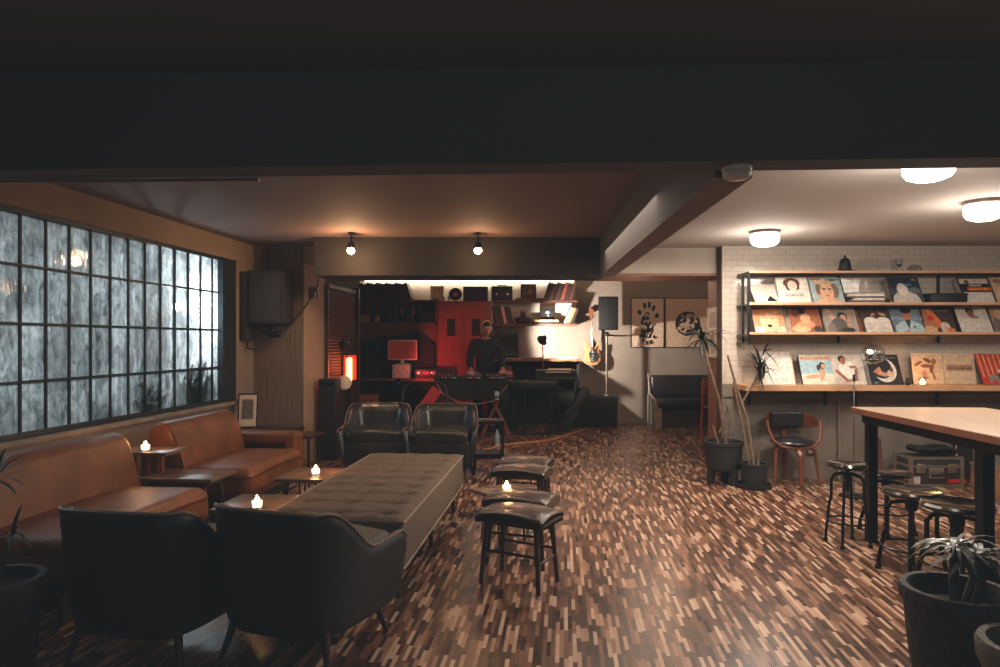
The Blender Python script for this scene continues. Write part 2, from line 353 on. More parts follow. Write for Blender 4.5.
# column at the end of the window wall, blinds behind it
slab('wall_column', [(L(3.5, 7.45).x, 7.45), (L(2.85, 7.45).x, 7.45), (L(2.85, 8.05).x, 8.05), (L(3.5, 8.05).x, 8.05)], 0, CZ+.05, COLM)
pil = mat('pillar_plaster_lit', (176, 150, 128), .8, var=.08, scale=4)  # lit side of the column, light put into a paler plaster
slab('trim_8', [(L(2.855, 7.44).x, 7.44), (L(2.84, 7.44).x, 7.44), (L(2.84, 8.08).x, 8.08), (L(2.855, 8.08).x, 8.08)], 0, 2.2, pil)
# brick / tile wall
slab('wall_right', [(5.6, -1.6), (5.8, -1.6), (5.8, 7.0), (5.6, 7.0)], 0, 2.6, CONC)
slab('wall_front', [(-3.9, -1.8), (5.8, -1.8), (5.8, -1.6), (-3.9, -1.6)], 0, 2.6, mat('front_wall_dark', (80, 76, 72), .8))
slab('wall_tiled', [(2.19, 6.7), (5.7, 6.7), (5.7, 6.84), (2.19, 6.84)], .925, CZR+.02, tile_mat())
slab('wall_low', [(2.19, 6.705), (5.7, 6.705), (5.7, 6.84), (2.19, 6.84)], 0, .925, mat('low_wall_concrete', (122, 114, 104), .85, var=.3, scale=2.5, bump=.1, bscale=20))
slab('trim_9', [(2.225, 6.84), (2.245, 6.84), (2.300, 7.45), (2.28, 7.45)], 0, 2.03, JAMB)
slab('trim_12', [(2.178, 6.70), (2.19, 6.70), (2.19, 6.84), (2.178, 6.84)], 0, CZR, mat('shadow_gap_dark', (70, 52, 44), .7))  # dark strip over the wall end, painted in as a shadow gap
slab('wall_jamb', [(2.245, 6.84), (5.7, 6.84), (5.7, 7.45), (2.3, 7.45)], 0, 2.4, JAMB)
# back room
slab('wall_back', [(-4.5, 11.2), (4.3, 11.2), (4.3, 11.35), (-4.5, 11.35)], 0, 2.55, CONC)
slab('wall_back_right', [(4.1, 7.4), (4.3, 7.4), (4.3, 11.3), (4.1, 11.3)], 0, 2.55, CONC)
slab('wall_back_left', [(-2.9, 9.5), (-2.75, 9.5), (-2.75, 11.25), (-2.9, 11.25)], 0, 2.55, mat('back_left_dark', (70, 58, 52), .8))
a0, a1 = L(2.86, 8.05), L(2.86, 9.55)
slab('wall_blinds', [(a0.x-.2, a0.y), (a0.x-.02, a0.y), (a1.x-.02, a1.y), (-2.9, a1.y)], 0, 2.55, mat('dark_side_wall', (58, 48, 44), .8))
# louvred blind
bl = MB(); N = 46
a0, a1 = L(2.82, 8.1), L(2.82, 9.15)
for k in range(N):
    z = .25+k*(1.72/N)
    p, q = a0.copy(), a1.copy()
    bl.add([(p.x-.012, p.y, z), (q.x-.012, q.y, z), (q.x+.016, q.y, z+.026), (p.x+.016, p.y, z+.026), (p.x-.012, p.y, z+.004), (q.x-.012, q.y, z+.004), (q.x+.016, q.y, z+.030), (p.x+.016, p.y, z+.030)], [(0,1,2,3),(4,5,6,7),(0,1,5,4),(2,3,7,6),(0,3,7,4),(1,2,6,5)])
bt = thing('louvred_shutter', 'brown slatted shutter hanging beside the lit pillar', 'shutter', (a0.x, a0.y, 0))
o = bl.build('slats', mat('slat_wood', (112, 84, 68), .5, var=.2), bt, smooth=False); o.location = (-a0.x, -a0.y, 0)
fr = MB(); fr.b2((a0.x-.03, a0.y-.04, 0), (a0.x+.02, a0.y, 2.03)); fr.b2((a1.x-.03, a1.y, 0), (a1.x+.06, a1.y+.07, 2.06))
fr.add([(a0.x-.02, a0.y, 1.98), (a1.x-.02, a1.y, 1.98), (a1.x+.03, a1.y, 1.98), (a0.x+.03, a0.y, 1.98), (a0.x-.02, a0.y, 2.03), (a1.x-.02, a1.y, 2.03), (a1.x+.03, a1.y, 2.03), (a0.x+.03, a0.y, 2.03)], [(0,1,2,3),(4,5,6,7),(0,1,5,4),(2,3,7,6),(0,3,7,4),(1,2,6,5)])
o = fr.build('shutter_frame', mat('shutter_frame_wood', (70, 48, 38), .5), bt, smooth=False); o.location = (-a0.x, -a0.y, 0)
# ------------------------------------------------------------------ seating
def sofa(name, label, loc, ln, arm, ext=0):
    t = thing(name, label, 'sofa', loc, RZ)
    m = MB()
    prof = [(.16, .16), (.47, .16), (.46, .36), (.41, .56), (.37, .68), (.33, .735), (.275, .76), (.21, .75), (.17, .70), (.16, .5)]
    m.prism(prof, 0, ln+ext, 'xz', bev=.035, seg=4); m.build('backrest', LEA, t, ang=60)
    m = MB(); m.rbox((.56, ln/2, .31), (.76, ln+.0, .235), .075, 6, cuts=3, fn=lambda v: (v.x+(.02 if v.x > .3 else 0), v.y, v.z+(.018*max(0, 1-(abs(v.y)/(ln/2))**2) if v.z > 0 else 0)))
    m.build('seat_cushion', LEA, t, ang=60)
    m = MB(); m.tube([(.37, .012, .68), (.41, .012, .56), (.45, .008, .40)], .007); m.tube([(.945, .06, .40), (.945, ln-.06, .40)], .006)
    m.build('seam_piping', LEA, t)
    m = MB(); m.b2((.1, .03, .1), (.84, ln-.03, .2)); m.build('base', MATB, t)
    for x in (.14, .82):
        for y in (.08, ln-.08):
            MB().cyl((x, y, .1), (x, y, 0), .02, .014).build('leg', DWOOD, t)
    if arm:
        m = MB(); m.rbox((.56, ln+.08, .505), (.66, .2, .11), .04, 5); m.rbox((.835, ln+.08, .33), (.11, .2, .40), .04, 5); m.build('armrest', LEA, t, ang=60)
        m = MB(); m.b2((.2, ln+.05, .18), (.80, ln+.12, .47)); m.build('arm_panel', mat('dark_brown_leather', (70, 44, 32), .5, var=.2), t)
    return t
sofa('leather_sofa', 'brown leather sofa with low armrest at its far end, below the window', L(3.2, 4.96), .99, True)
sofa('leather_sofa', 'armless brown leather sofa behind the dark armchairs at the left edge', L(3.2, 3.22), 1.2, False, .07)

# tufted daybed
bx0, bx1, y0, y1 = -.375, .375, 0., 2.03
t = thing('daybed', 'long tufted grey brown upholstered bench in the middle of the lounge', 'bench', L(1.195, 3.49), RZ)
m = MB(); nx, ny = 40, 96; grid = []
bt_ = []
for j in range(9):
    for i in range(3): bt_.append((bx0+.125+.25*i, .115+j*.225))
for j in range(ny+1):
    for i in range(nx+1):
        x = bx0+(bx1-bx0)*i/nx; y = y0+(y1-y0)*j/ny
        e = min(x-bx0, bx1-x, y-y0, y1-y); z = .45 - .03*math.exp(-(e/.022)**1.0)
        for (u, v) in bt_:
            d2 = ((x-u)/.034)**2+((y-v)/.030)**2
            if d2 < 16: z -= .026*math.exp(-d2*.8)
        jj = (y-.115)/.225; dy = abs(jj-round(jj))*.225
        ii = (x-(bx0+.125))/.25; dx = abs(ii-round(ii))*.25
        if .04 < x-bx0 < .71: z -= .017*math.exp(-(dy/.016)**2)
        z -= .004*math.exp(-(dx/.010)**2)
        z += .003*math.sin(x*31+y*17)*math.sin(y*23)
        grid.append((x, y, z))
fs = [(j*(nx+1)+i, j*(nx+1)+i+1, (j+1)*(nx+1)+i+1, (j+1)*(nx+1)+i) for j in range(ny) for i in range(nx)]
m.add(grid, fs); m.build('tufted_top', TWEED, t, ang=80)
m = MB(); m.rbox((0, 1.015, .305), (.76, 2.04, .235), .02, 3); m.build('side_upholstery', TWEED, t)
m = MB()
for zz in (.425, .19):
    m.tube([(bx0-.004, y0-.004, zz), (bx1+.004, y0-.004, zz), (bx1+.004, y1+.004, zz), (bx0-.004, y1+.004, zz)], .0065, closed=True)
m.build('piping', TWP, t)
for u, v in bt_:
    MB().sphere((u, v, .427), (.012, .012, .005), 8).build('button', TWEED, t)
for x in (-.31, .31):
    for y in (.12, 1.015, 1.91): MB().cyl((x, y, .19), (x*1.04, y, 0), .022, .013).build('leg', DWOOD, t)

# tub armchairs
def armchair_parts(t, leather, pipe):
    pts = []
    a = .37
    for k in range(9): pts.append((.375-.022*(k/8)**2, .30-.36*k/8))
    for k in range(1, 9):
        q = k/9; p0, p1, p2, p3 = (.353, -.06), (.33, -.20), (.30, -.32), (.20, -.325)
        pts.append(tuple((1-q)**3*A_+3*q*(1-q)**2*B_+3*q*q*(1-q)*C_+q**3*D_ for A_, B_, C_, D_ in zip(p0, p1, p2, p3)))
    for k in range(7): pts.append((.20-.40*k/6, -.325-.008*math.sin(PI*k/6)))
    full = pts+[(-x, y) for x, y in reversed(pts[:17])]
    def top(x, y):
        h = .465
        if y > .0: h += .012*math.sin(min(1, y/.28)*PI*.5) - (.03 if y > .285 else 0)
        if y < .02: tt = min(1, (.02-y)/.30); h += .19*(3*tt*tt-2*tt**3)
        return h
    vs = []; rows = 9; n = len(full)
    for x, y in full:
        h = top(x, y); L_ = math.hypot(x, y+.02); ux, uy = x/L_, y/L_
        back = 1 if y < -.1 else .4
        fl = .035*back
        for (z, k, inn) in ((.135, .80, 0), (.18, .90, 0), (.30, .97, 0), (h-.06, 1+fl*.8, 0), (h-.012, 1+fl*1.1, 0), (h, 1+fl, .022), (h-.012, 1+fl, .05), (h-.08, 1, .07), (.34, .95, .085)):
            px, py = x*k, y*(k if y < 0 else 1.0)
            px -= ux*inn; py -= uy*inn*(1 if y < 0 else .3)
            vs.append((px, py, z))
    fs = [(i*rows+j, (i+1)*rows+j, (i+1)*rows+j+1, i*rows+j+1) for i in range(n-1) for j in range(rows-1)]
    fs += [tuple(range(rows))[::-1], tuple((n-1)*rows+j for j in range(rows))]
    m = MB(); m.add(vs, fs); m.build('shell', leather, t, ang=70)
    m = MB(); pl = [(vs[i*rows+4][0], vs[i*rows+4][1], vs[i*rows+4][2]+.008) for i in range(n)]
    m.tube(pl, .006, 6); m.build('piping', pipe, t)
    m = MB(); b = [(vs[i*rows][0], vs[i*rows][1]) for i in range(n)]
    m.prism(b, .132, .2, 'xy'); m.rbox((0, .255, .27), (.62, .1, .2), .02, 3); m.build('seat_base', leather, t)
    m = MB(); m.rbox((0, .03, .395), (.60, .58, .11), .045, 5, cuts=2, fn=lambda v: (v.x, v.y, v.z+(.02*(1-(v.x/.3)**2) if v.z > 0 else 0))); m.build('seat_cushion', leather, t, ang=70)
    for sx, sy in ((-1, -1), (1, -1), (-1, 1), (1, 1)):
        MB().cyl((sx*.24, sy*.21, .17), (sx*.285, sy*.265, 0), .021, .011).build('leg', DWOOD, t)
ch = thing('tub_armchair', 'dark tub armchair in the foreground, right one, at the near end of the tufted bench', 'armchair', (-.855, 3.02, 0), math.radians(-19), 'tub armchairs')
ch.scale = (.92, .92, 1.02)
armchair_parts(ch, BLK2, PIPE)
c2 = dup(ch, (-1.505, 3.02, 0), math.radians(-10), 'dark tub armchair in the foreground, left one, in front of the armless brown sofa')
far = thing('tub_armchair', 'glossy black leather tub armchair beyond the bench, the one nearer the pillar', 'armchair', (-1.215, 6.75, 0), math.radians(184), 'tub armchairs')
armchair_parts(far, BLK, PIPE)
far.scale = (.92, .9, 1.08)
dup(far, (-.555, 6.70, 0), math.radians(176), 'glossy black leather tub armchair beyond the bench, the one nearer the metal rack')

# saddle stools
def saddle(t):
    m = MB()
    def fn(v):
        u = v.x/.205; w = v.y/.145
        return (v.x, v.y*(1+.05*u*u), v.z - .022*u*u + (.020*(1-w*w) if v.z > 0 else 0))
    m.rbox((0, 0, .388), (.42, .29, .05), .024, 5, cuts=5, fn=fn); m.build('seat', STL, t, ang=70)
    lg = {}
    for sx in (-1, 1):
        for sy in (-1, 1):
            a, b = (sx*.15, sy*.095, .375), (sx*.178, sy*.122, 0)
            MB().tube([a, b], [.017, .012], 8).build('leg', DWOOD, t)
    def at(sx, sy, z): k = 1-z/.375; return Vector((sx*(.15+.028*k), sy*(.095+.027*k), z))
    for sy in (-1, 1): MB().cyl(at(-1, sy, .19), at(1, sy, .19), .008).build('stretcher', DWOOD, t)
    for sx in (-1, 1): MB().cyl(at(sx, -1, .15), at(sx, 1, .15), .008).build('stretcher', DWOOD, t)
    m = MB(); m.box((0, 0, .352), (.33, .21, .03)); m.build('seat_frame', DWOOD, t)
s0 = thing('saddle_stool', 'low stool with curved dark leather seat, nearest the camera', 'stool', (.108, 3.80, 0), math.radians(-29), 'leather saddle stools')
saddle(s0)
dup(s0, (.13, 4.17, 0), math.radians(-21), 'low dark leather saddle stool directly behind the nearest one, before the candle table')
dup(s0, (.165, 5.08, 0), math.radians(-18), 'low dark leather saddle stool just behind the small candle table')
dup(s0, (.205, 5.44, 0), math.radians(-16), 'low dark leather saddle stool farthest from the camera, in front of the music corner')

# small tables and candles
def candle(p, label, power=1.6):
    t = thing('votive_candle', label, 'candle', p, 0, 'lit votive candles')
    m = MB(); m.lathe([(.026, 0), (.03, .004), (.034, .07), (.031, .07), (.027, .008), (0, .008)], n=20); m.build('glass_cup', GLASS, t)
    m = MB(); m.lathe([(.0, .01), (.026, .01), (.028, .038), (0, .036)], n=16); m.build('wax', WAX, t)
    m = MB(); m.lathe([(0, .036), (.013, .042), (.015, .05), (.008, .060), (0, .066)], n=12); m.build('flame', FLAME, t)
    point(Vector(p)+Vector((0, 0, .12)), power, (255, 176, 104), .03, 'candle_light')
def hairpin_table(label, c, sx, sy, h, rz, th=.022, legs=True):
    t = thing('side_table', label, 'table', (c[0], c[1], 0), rz)
    m = MB(); m.rbox((0, 0, h-th/2), (sx, sy, th), .004, 2); m.build('tabletop', TOPW, t)
    for ux in (-1, 1):
        for uy in (-1, 1):
            x, y = ux*(sx/2-.05), uy*(sy/2-.05)
            m = MB(); m.tube([(x-.035*ux, y, h-th), (x-.005*ux, y+.002, .015), (x, y, .005), (x+.004*ux, y-.004*uy, .015), (x, y-.05*uy, h-th)], .0055, 6); m.build('leg', METB, t)
    return t
hairpin_table('low wooden table with hairpin legs and candle, between the stools', (.02, 4.585), .31, .31, .345, math.radians(38))
candle((.045, 4.55, .345), 'lit candle on the low table between the saddle stools', 1.2)
hairpin_table('low grey wood table with candle, by the far half of the bench', L(1.78, 4.78), .36, .42, .42, RZ)
q = L(1.73, 4.74, .42); candle(q, 'lit candle on the low table beside the tufted bench, farther one')
hairpin_table('low grey wood table with candle, behind the front armchair', L(1.78, 3.93), .36, .40, .42, RZ)
q = L(1.71, 3.79, .42); candle(q, 'lit candle on the low table behind the foreground armchair')
# table between the sofas
t = thing('coffee_table', 'low square dark wood table with splayed legs between the two brown sofas', 'table', L(2.55, 4.605), RZ)
m = MB(); m.rbox((0, 0, .438), (.52, .34, .026), .005, 2); m.build('tabletop', TOPW, t)
m = MB(); m.b2((-.2, -.12, .39), (.2, .12, .425)); m.build('apron', DWOOD, t)
for a in (-1, 1):
    for b in (-1, 1): MB().cyl((a*.17, b*.1, .40), (a*.235, b*.13, 0), .018, .011).build('leg', DWOOD, t)
# taller pedestal table at the window
t = thing('pedestal_table', 'taller square side table with fluted pedestal under the window', 'table', L(2.86, 4.705), RZ)
m = MB(); m.rbox((0, -.0, .588), (.38, .26, .024), .005, 2); m.build('tabletop', TOPW, t)
for k in range(5):
    MB().cyl((-.10+.05*k, -.03+.03*(k % 2), .576), (-.10+.05*k, -.03+.03*(k % 2), .02), .016).build('post', WOOD, t)
m = MB(); m.rbox((0, 0, .012), (.28, .2, .024), .005, 2); m.build('base', DWOOD, t)
candle(L(2.865, 4.655, .60), 'lit candle on the tall side table below the window', 1.8)
# small dark table behind the sofa arm and console with a picture
t = thing('end_table', 'small dark end table beside the sofa armrest near the pillar', 'table', (-1.93, 6.44, 0), RZ)
m = MB(); m.rbox((0, 0, .46), (.42, .34, .024), .004, 2); m.build('tabletop', DWOOD, t)
for a in (-1, 1):
    for b in (-1, 1): MB().cyl((a*.17, b*.13, .45), (a*.18, b*.14, 0), .017, .012).build('leg', DWOOD, t)
t = thing('console_table', 'low dark wooden console behind the sofa arm at the column foot', 'table', (-2.37, 6.92, 0), RZ)
m = MB(); m.rbox((0, 0, .455), (.66, .32, .03), .004, 2); m.build('tabletop', DWOOD, t)
for a in (-1, 1):
    MB().box((a*.30, 0, .22), (.03, .28, .44)).build('side_panel', DWOOD, t)
t = thing('picture_frame', 'small dark framed print leaning on the console by the window corner', 'picture', (-2.55, 6.86, .47), math.radians(12))
R = Matrix.Rotation(math.radians(-14), 4, 'X')
m = MB(); m.box((0, .04, .175), (.19, .015, .35), R=R); m.build('frame', MATB, t)
m = MB(); m.box((0, .031, .175), (.165, .004, .32), R=R); m.box((.0, .0283, .19), (.11, .002, .2), R=R, mi=1); m.build('print', [CREAM, mat('grey_print', (110, 96, 84), .5, var=.6, scale=25)], t)

# ------------------------------------------------------------------ bar table and stools
t = thing('bar_table', 'long bar table with pale wood top and black square posts at the right edge', 'table', (0, 0, 0))
top = [(2.395, 4.64), (3.275, 4.60), (3.12, 2.75), (2.325, 2.80)]
m = MB(); m.prism(top, .866, .90, 'xy', mi=0); m.build('tabletop', BARW, t)
m = MB(); m.prism([(x+(-.004 if x < 3 else .004), y+(.004 if y > 4 else -.004)) for x, y in top], .862, .897, 'xy'); m.build('edge_band', BARE, t)
m = MB(); m.prism([(2.45, 4.605), (3.20, 4.56), (3.07, 2.85), (2.38, 2.88)], .80, .862, 'xy'); m.build('underframe', METB, t)
for x, y in ((2.50, 4.58), (2.41, 3.38), (3.16, 4.46), (3.06, 3.35)):
    m = MB(); m.box((x, y, .40), (.058, .058, .80)); m.box((x, y, .005), (.08, .08, .01)); m.build('post', METB, t)
def ind_stool(label, loc, rz, h):
    t = thing('swivel_stool', label, 'stool', loc, rz, 'black industrial stools')
    m = MB(); m.lathe([(0, h-.035), (.14, h-.035), (.158, h-.026), (.16, h-.012), (.15, h), (.12, h-.004), (0, h-.012)], n=32); m.build('seat', mat('polished_dark_seat', (24, 21, 20), .15, var=.3, coat=.5), t)
    m = MB(); m.cyl((0, 0, h-.035), (0, 0, h-.19), .014); m.lathe([(.03, h-.12), (.035, h-.11), (.035, h-.07), (.03, h-.06)], n=12); m.lathe([(.07, h-.042), (.07, h-.036)], n=16); m.build('screw_post', METB, t)
    for k in range(4):
        a = PI/4+k*PI/2; c, s = math.cos(a), math.sin(a)
        m = MB(); pr = [(.03, h-.07), (.10, h-.085), (.125, h-.12), (.125, h-.24), (.14, h-.28), (.166, .06), (.17, 0)]
        m.tube([(r*c, r*s, z) for r, z in pr], .012, 8); m.lathe([(.019, 0), (.019, .02), (.013, .024)], (.17*c, .17*s, 0), 10); m.build('leg', METB, t)
    m = MB(); m.tube([(.155*math.cos(q*PI/12), .155*math.sin(q*PI/12), .155) for q in range(24)], .006, 6, closed=True); m.build('foot_ring', METB, t)
    return t
ws = ind_stool('small black metal stool with round dark seat, standing left of the bar table corner post', (2.31, 4.52, 0), .1, .54); ws.scale = (.80, .80, 1)
ind_stool('black metal stool with round seat, behind the corner post of the bar table', (2.73, 4.80, 0), .3, .43)
ind_stool('black metal stool with glossy round seat, second from the front at the bar table', (2.39, 3.95, 0), .2, .487)
ws = ind_stool('black metal stool with wide round seat, closest to the front, behind the stone planter', (2.46, 3.66, 0), .05, .48); ws.scale = (1.12, 1.12, 1)

# bentwood armchair under the record shelf
t = thing('bentwood_armchair', 'bentwood armchair with black padded back and seat under the record shelf', 'chair', (2.757, 6.41, 0), math.radians(0)); t.scale = (.90, .88, 1)
BW = mat('bent_walnut', (112, 64, 42), .35, var=.25, scale=10)
m = MB()
vs = []; rows = 0
N = 26
for i in range(N+1):          # shell band curving round behind the sitter
    a = math.radians(-8+196*i/N); x = .275*math.cos(a); y = .24*math.sin(a)
    bk = max(0, math.sin(a))
    z1 = .60+.075*bk**.8; z0 = .545-.045*bk
    vs += [(x, y, z0), (x, y, z1), (x*.96, y*.95, z1), (x*.96, y*.95, z0)]
for i in range(N):
    for j in range(4): rows += 1; m.f.append([4*i+j, 4*i+(j+1) % 4, 4*(i+1)+(j+1) % 4, 4*(i+1)+j]); m.mi.append(0)
m.v = [Vector(v) for v in vs]; m.f += [[0,1,2,3], [4*N, 4*N+1, 4*N+2, 4*N+3]]; m.mi += [0, 0]
m.build('armrest_band', BW, t)
m = MB(); pts = [(-.275, -.03, .60), (-.27, -.06, .52), (-.24, -.1, .43), (-.17, -.14, .375), (0, -.17, .352), (.17, -.14, .375), (.24, -.1, .43), (.27, -.06, .52), (.275, -.03, .60)]
m.tube(pts, .015, 8); m.build('bent_frame', BW, t)
m = MB(); m.rbox((0, .18, .60), (.34, .045, .15), .02, 4, fn=lambda v: (v.x, v.y-1.2*v.x*v.x, v.z)); m.build('back_pad', BLK, t)
m = MB(); m.sphere((0, 0, .40), (.22, .2, .045), 24); m.build('seat_pad', BLK, t)
m = MB(); m.lathe([(0, .352), (.17, .36), (.225, .395), (.22, .40), (0, .38)], n=28, sy=.85); m.build('seat_shell', BW, t)
m = MB(); m.rbox((0, .21, .47), (.06, .012, .16), .004, 2); m.build('back_bracket', BW, t)
for x0, x1, y0_, y1_ in ((-.14, -.235, -.06, -.12), (.14, .235, -.06, -.12), (0, 0, -.12, -.22), (0, 0, .12, .22)):
    m = MB()
    if x0 == 0: m.tube([(0, y0_, .36), (0, y1_*.95, .30), (0, y1_, 0)], [.032, .03, .02], 6)
    else: m.tube([(x0, y0_, .355), (x1*.85, y0_*1.2, .33), (x1, y1_, 0)], [.018, .018, .013], 8)
    m.build('leg', BW, t)
# ------------------------------------------------------------------ record shelf on the tiled wall
SY = 6.38
t = thing('record_display_shelf', 'wall rack with black frame and wooden ledges holding record sleeves', 'shelf', (0, 0, 0))
def board(nm, x0, x1, y0, y1, z0, z1, mt, par=t): m = MB(); m.b2((x0, y0, z0), (x1, y1, z1)); return m.build(nm, mt, par, smooth=False)
for z in (2.004, 1.705, 1.427):
    dz = 0 if z > 1.9 else .012
    board('shelf_board', 2.335, 5.3, SY, 6.69, z-.012-dz, z-dz, SHW)
    board('front_lip', 2.335, 5.3, SY-.014, SY, z-.016, z+(.004 if z > 1.9 else .008), PINE)
for x in (2.335, 5.28):
    for y in (SY+.0, 6.54): board('upright', x-.012, x+.012, y-.012, y+.012, 1.32, 2.0, METB)
    for z in (1.33, 1.40, 1.69, 1.98): board('side_bar', x-.008, x+.008, SY, 6.69, z-.008, z+.008, METB)
for x in (3.32, 4.3): board('side_bar', x-.008, x+.008, 6.66, 6.685, 1.33, 2.0, METB)
t2 = thing('wooden_shelf', 'long pale pine wall shelf below the record rack', 'shelf', (0, 0, 0))
board('shelf_board', 2.29, 5.4, 6.33, 6.70, .885, .934, PINE, t2)
for x in (2.45, 3.20, 3.5, 4.3, 5.1):
    m = MB(); m.b2((x-.012, 6.42, .87), (x+.012, 6.70, .885)); m.b2((x-.012, 6.685, .72), (x+.012, 6.70, .885)); m.build('bracket', METB, t2, smooth=False)
struct(board('trim_10', 2.2, 5.6, 6.69, 6.71, .80, .83, mat('raceway', (120, 110, 100), .6), None))
m = MB(); m.tube([(3.33, 6.68, .8), (3.33, 6.68, 0)], .012); m.b2((3.02, 6.66, .25), (3.10, 6.71, .36)); struct(m.build('trim_11', mat('conduit_grey', (140, 132, 122), .5)))

def E(cx, cy, rx, ry, col, rot=0, a0=0, a1=360, n=18):
    r = math.radians(rot); P_ = []
    for k in range(n if a1-a0 >= 360 else n+1):
        q = math.radians(a0+(a1-a0)*k/n); x, y = rx*math.cos(q), ry*math.sin(q)
        P_.append((cx+x*math.cos(r)-y*math.sin(r), cy+x*math.sin(r)+y*math.cos(r)))
    return (P_, col)
def Rr(x0, y0, x1, y1, col): return ([(x0, y0), (x1, y0), (x1, y1), (x0, y1)], col)
def Pp(pts, col): return (pts, col)
def marks(x0, x1, y, h, col, seed, n=9):
    rnd = random.Random(seed); out = []; w = (x1-x0)/n
    for k in range(n):
        x = x0+k*w; out.append(Rr(x, y, x+w*.25, y+h*rnd.uniform(.6, 1), col)); out.append(Rr(x, y+h*rnd.choice([0, .4]), x+w*.75, y+h*rnd.choice([.2, .55]), col))
    return out
def art(mb, shapes, size, cols, thick, y0=None):
    """flat coloured shapes laid on the front face (towards -y) of a panel standing at z=0..size"""
    sw, sh = size; y = (-thick/2 if y0 is None else y0)
    for k, (poly, col) in enumerate(shapes):
        if col not in cols: cols.append(col)
        poly = [(min(1, max(0, u)), min(1, max(0, v))) for u, v in poly]
        mb.add([(-(sw/2)+u*sw, y-.0005*(k+1)-.0003, v*sh) for u, v in poly], [tuple(range(len(poly)))], cols.index(col))
def sleeve(name, label, base, shapes, px, py_, z, Y=6.41, lean=27, sz=.296, roll=0, group='record sleeves on display', cat='record'):
    if z > 1.2: z -= .012
    mb = MB(); cols = [base]; th = .006; mb.b2((-sz/2, -th/2, 0), (sz/2, th/2, sz), mi=0)
    art(mb, shapes, (sz, sz), cols, th)
    o = mb.build(name, [flat(c) for c in cols], None, smooth=False)
    X = (px-500)*Y/F; o.location = (X, Y, z+.003); o.rotation_euler = (math.radians(-lean), math.radians(roll), 0)
    return tag(o, label, cat, group)
WH, OFF, BK, SK, TAN = (222, 212, 200), (205, 194, 180), (28, 28, 32), (206, 150, 116), (178, 132, 98)
r1, r2, r3 = 1.705, 1.427, .934
S = sleeve
S('record_sleeve', 'white record sleeve with a small black peak, first on the upper ledge', (206, 198, 188), [E(.38, .02, .2, .2, (230, 226, 216)), Pp([(.40, .14), (.76, .14), (.58, .42)], BK)], 771, 0, r1, lean=44, sz=.28)
S('record_sleeve', 'white record sleeve with a drawn curly dark haired head and script line', WH, [E(.48, .78, .27, .2, (96, 62, 50)), E(.36, .62, .09, .12, (84, 54, 44)), E(.62, .64, .09, .12, (84, 54, 44)), E(.49, .68, .15, .2, (226, 204, 188)), E(.44, .7, .02, .015, BK), E(.55, .7, .02, .015, BK), E(.49, .6, .03, .01, (170, 90, 80))]+marks(.22, .78, .28, .12, (140, 128, 118), 3), 796.5, 0, r1)
S('record_sleeve', 'pale blue record sleeve with a large blonde portrait on the upper ledge', (160, 178, 184), [E(.5, .5, .36, .42, (196, 164, 130)), E(.25, .55, .1, .2, (120, 100, 84)), E(.75, .5, .13, .28, (122, 104, 90)), E(.5, .46, .22, .31, (214, 168, 138)), E(.42, .56, .06, .03, (50, 44, 44)), E(.6, .56, .06, .03, (50, 44, 44)), E(.5, .3, .07, .025, (170, 90, 76)), E(.5, .08, .4, .12, (208, 170, 142)), E(.3, .84, .2, .1, (206, 176, 140)), Rr(.03, .89, .36, .95, (204, 84, 60))]+marks(.62, .95, .86, .09, BK, 5), 830, 0, r1)
S('record_sleeve', 'dark blue record sleeve with a pale hooded figure on the upper ledge', (62, 74, 86), [Rr(0, .6, 1, 1, (40, 50, 62)), E(.45, .1, .44, .4, (200, 192, 184)), E(.4, .5, .19, .28, (206, 198, 190)), E(.4, .48, .13, .19, (226, 216, 206)), E(.78, .5, .18, .12, (104, 116, 122)), E(.6, .72, .14, .04, (92, 128, 152)), Rr(.76, .88, .9, .93, (160, 150, 130))], 910, 0, r1)
S('record_sleeve', 'black and white record sleeve with an orange band on the upper ledge', (30, 32, 36), [Rr(.03, .76, .95, .95, (204, 190, 176)), E(.26, .83, .08, .07, (110, 60, 44)), Rr(.22, .5, 1, .62, (214, 94, 52)), Rr(.06, .04, .96, .44, (206, 204, 196)), Rr(.3, .66, .7, .72, (180, 180, 176))]+marks(.3, .95, .52, .08, (240, 180, 60), 8), 981.5, 0, r1)
S('record_sleeve', 'beige record sleeve cut by the right edge on the upper ledge', (196, 168, 140), [E(.2, .85, .15, .08, (150, 110, 84)), E(.3, .4, .2, .3, (214, 190, 166))], 1014.5, 0, r1)
S('record_sleeve', 'record sleeve with a laughing face framed by orange hair, second ledge', (176, 132, 104), [E(.5, .55, .42, .43, (196, 130, 84)), E(.5, .42, .3, .36, (218, 168, 134)), E(.3, .7, .14, .1, (204, 142, 96)), E(.7, .72, .14, .1, (204, 142, 96)), E(.5, .28, .08, .05, BK), E(.38, .56, .08, .02, (150, 98, 78)), E(.62, .56, .08, .02, (150, 98, 78)), E(.15, .1, .2, .14, (220, 206, 190)), E(.85, .12, .16, .14, (212, 176, 150)), Rr(.02, .86, .3, .93, (190, 50, 44))], 771.5, 0, r2)
S('record_sleeve', 'brown record sleeve with crouching figures and red title, second ledge', (150, 92, 66), [E(.45, .3, .34, .16, (196, 140, 104), 12), E(.5, .55, .16, .2, (206, 158, 122)), E(.42, .82, .12, .12, (40, 30, 28)), E(.2, .74, .12, .16, (110, 66, 50)), E(.3, .16, .3, .12, (214, 168, 130)), E(.85, .15, .14, .12, (60, 58, 60))]+marks(.55, .95, .82, .1, (196, 44, 44), 11, 6), 808.5, 0, r2)
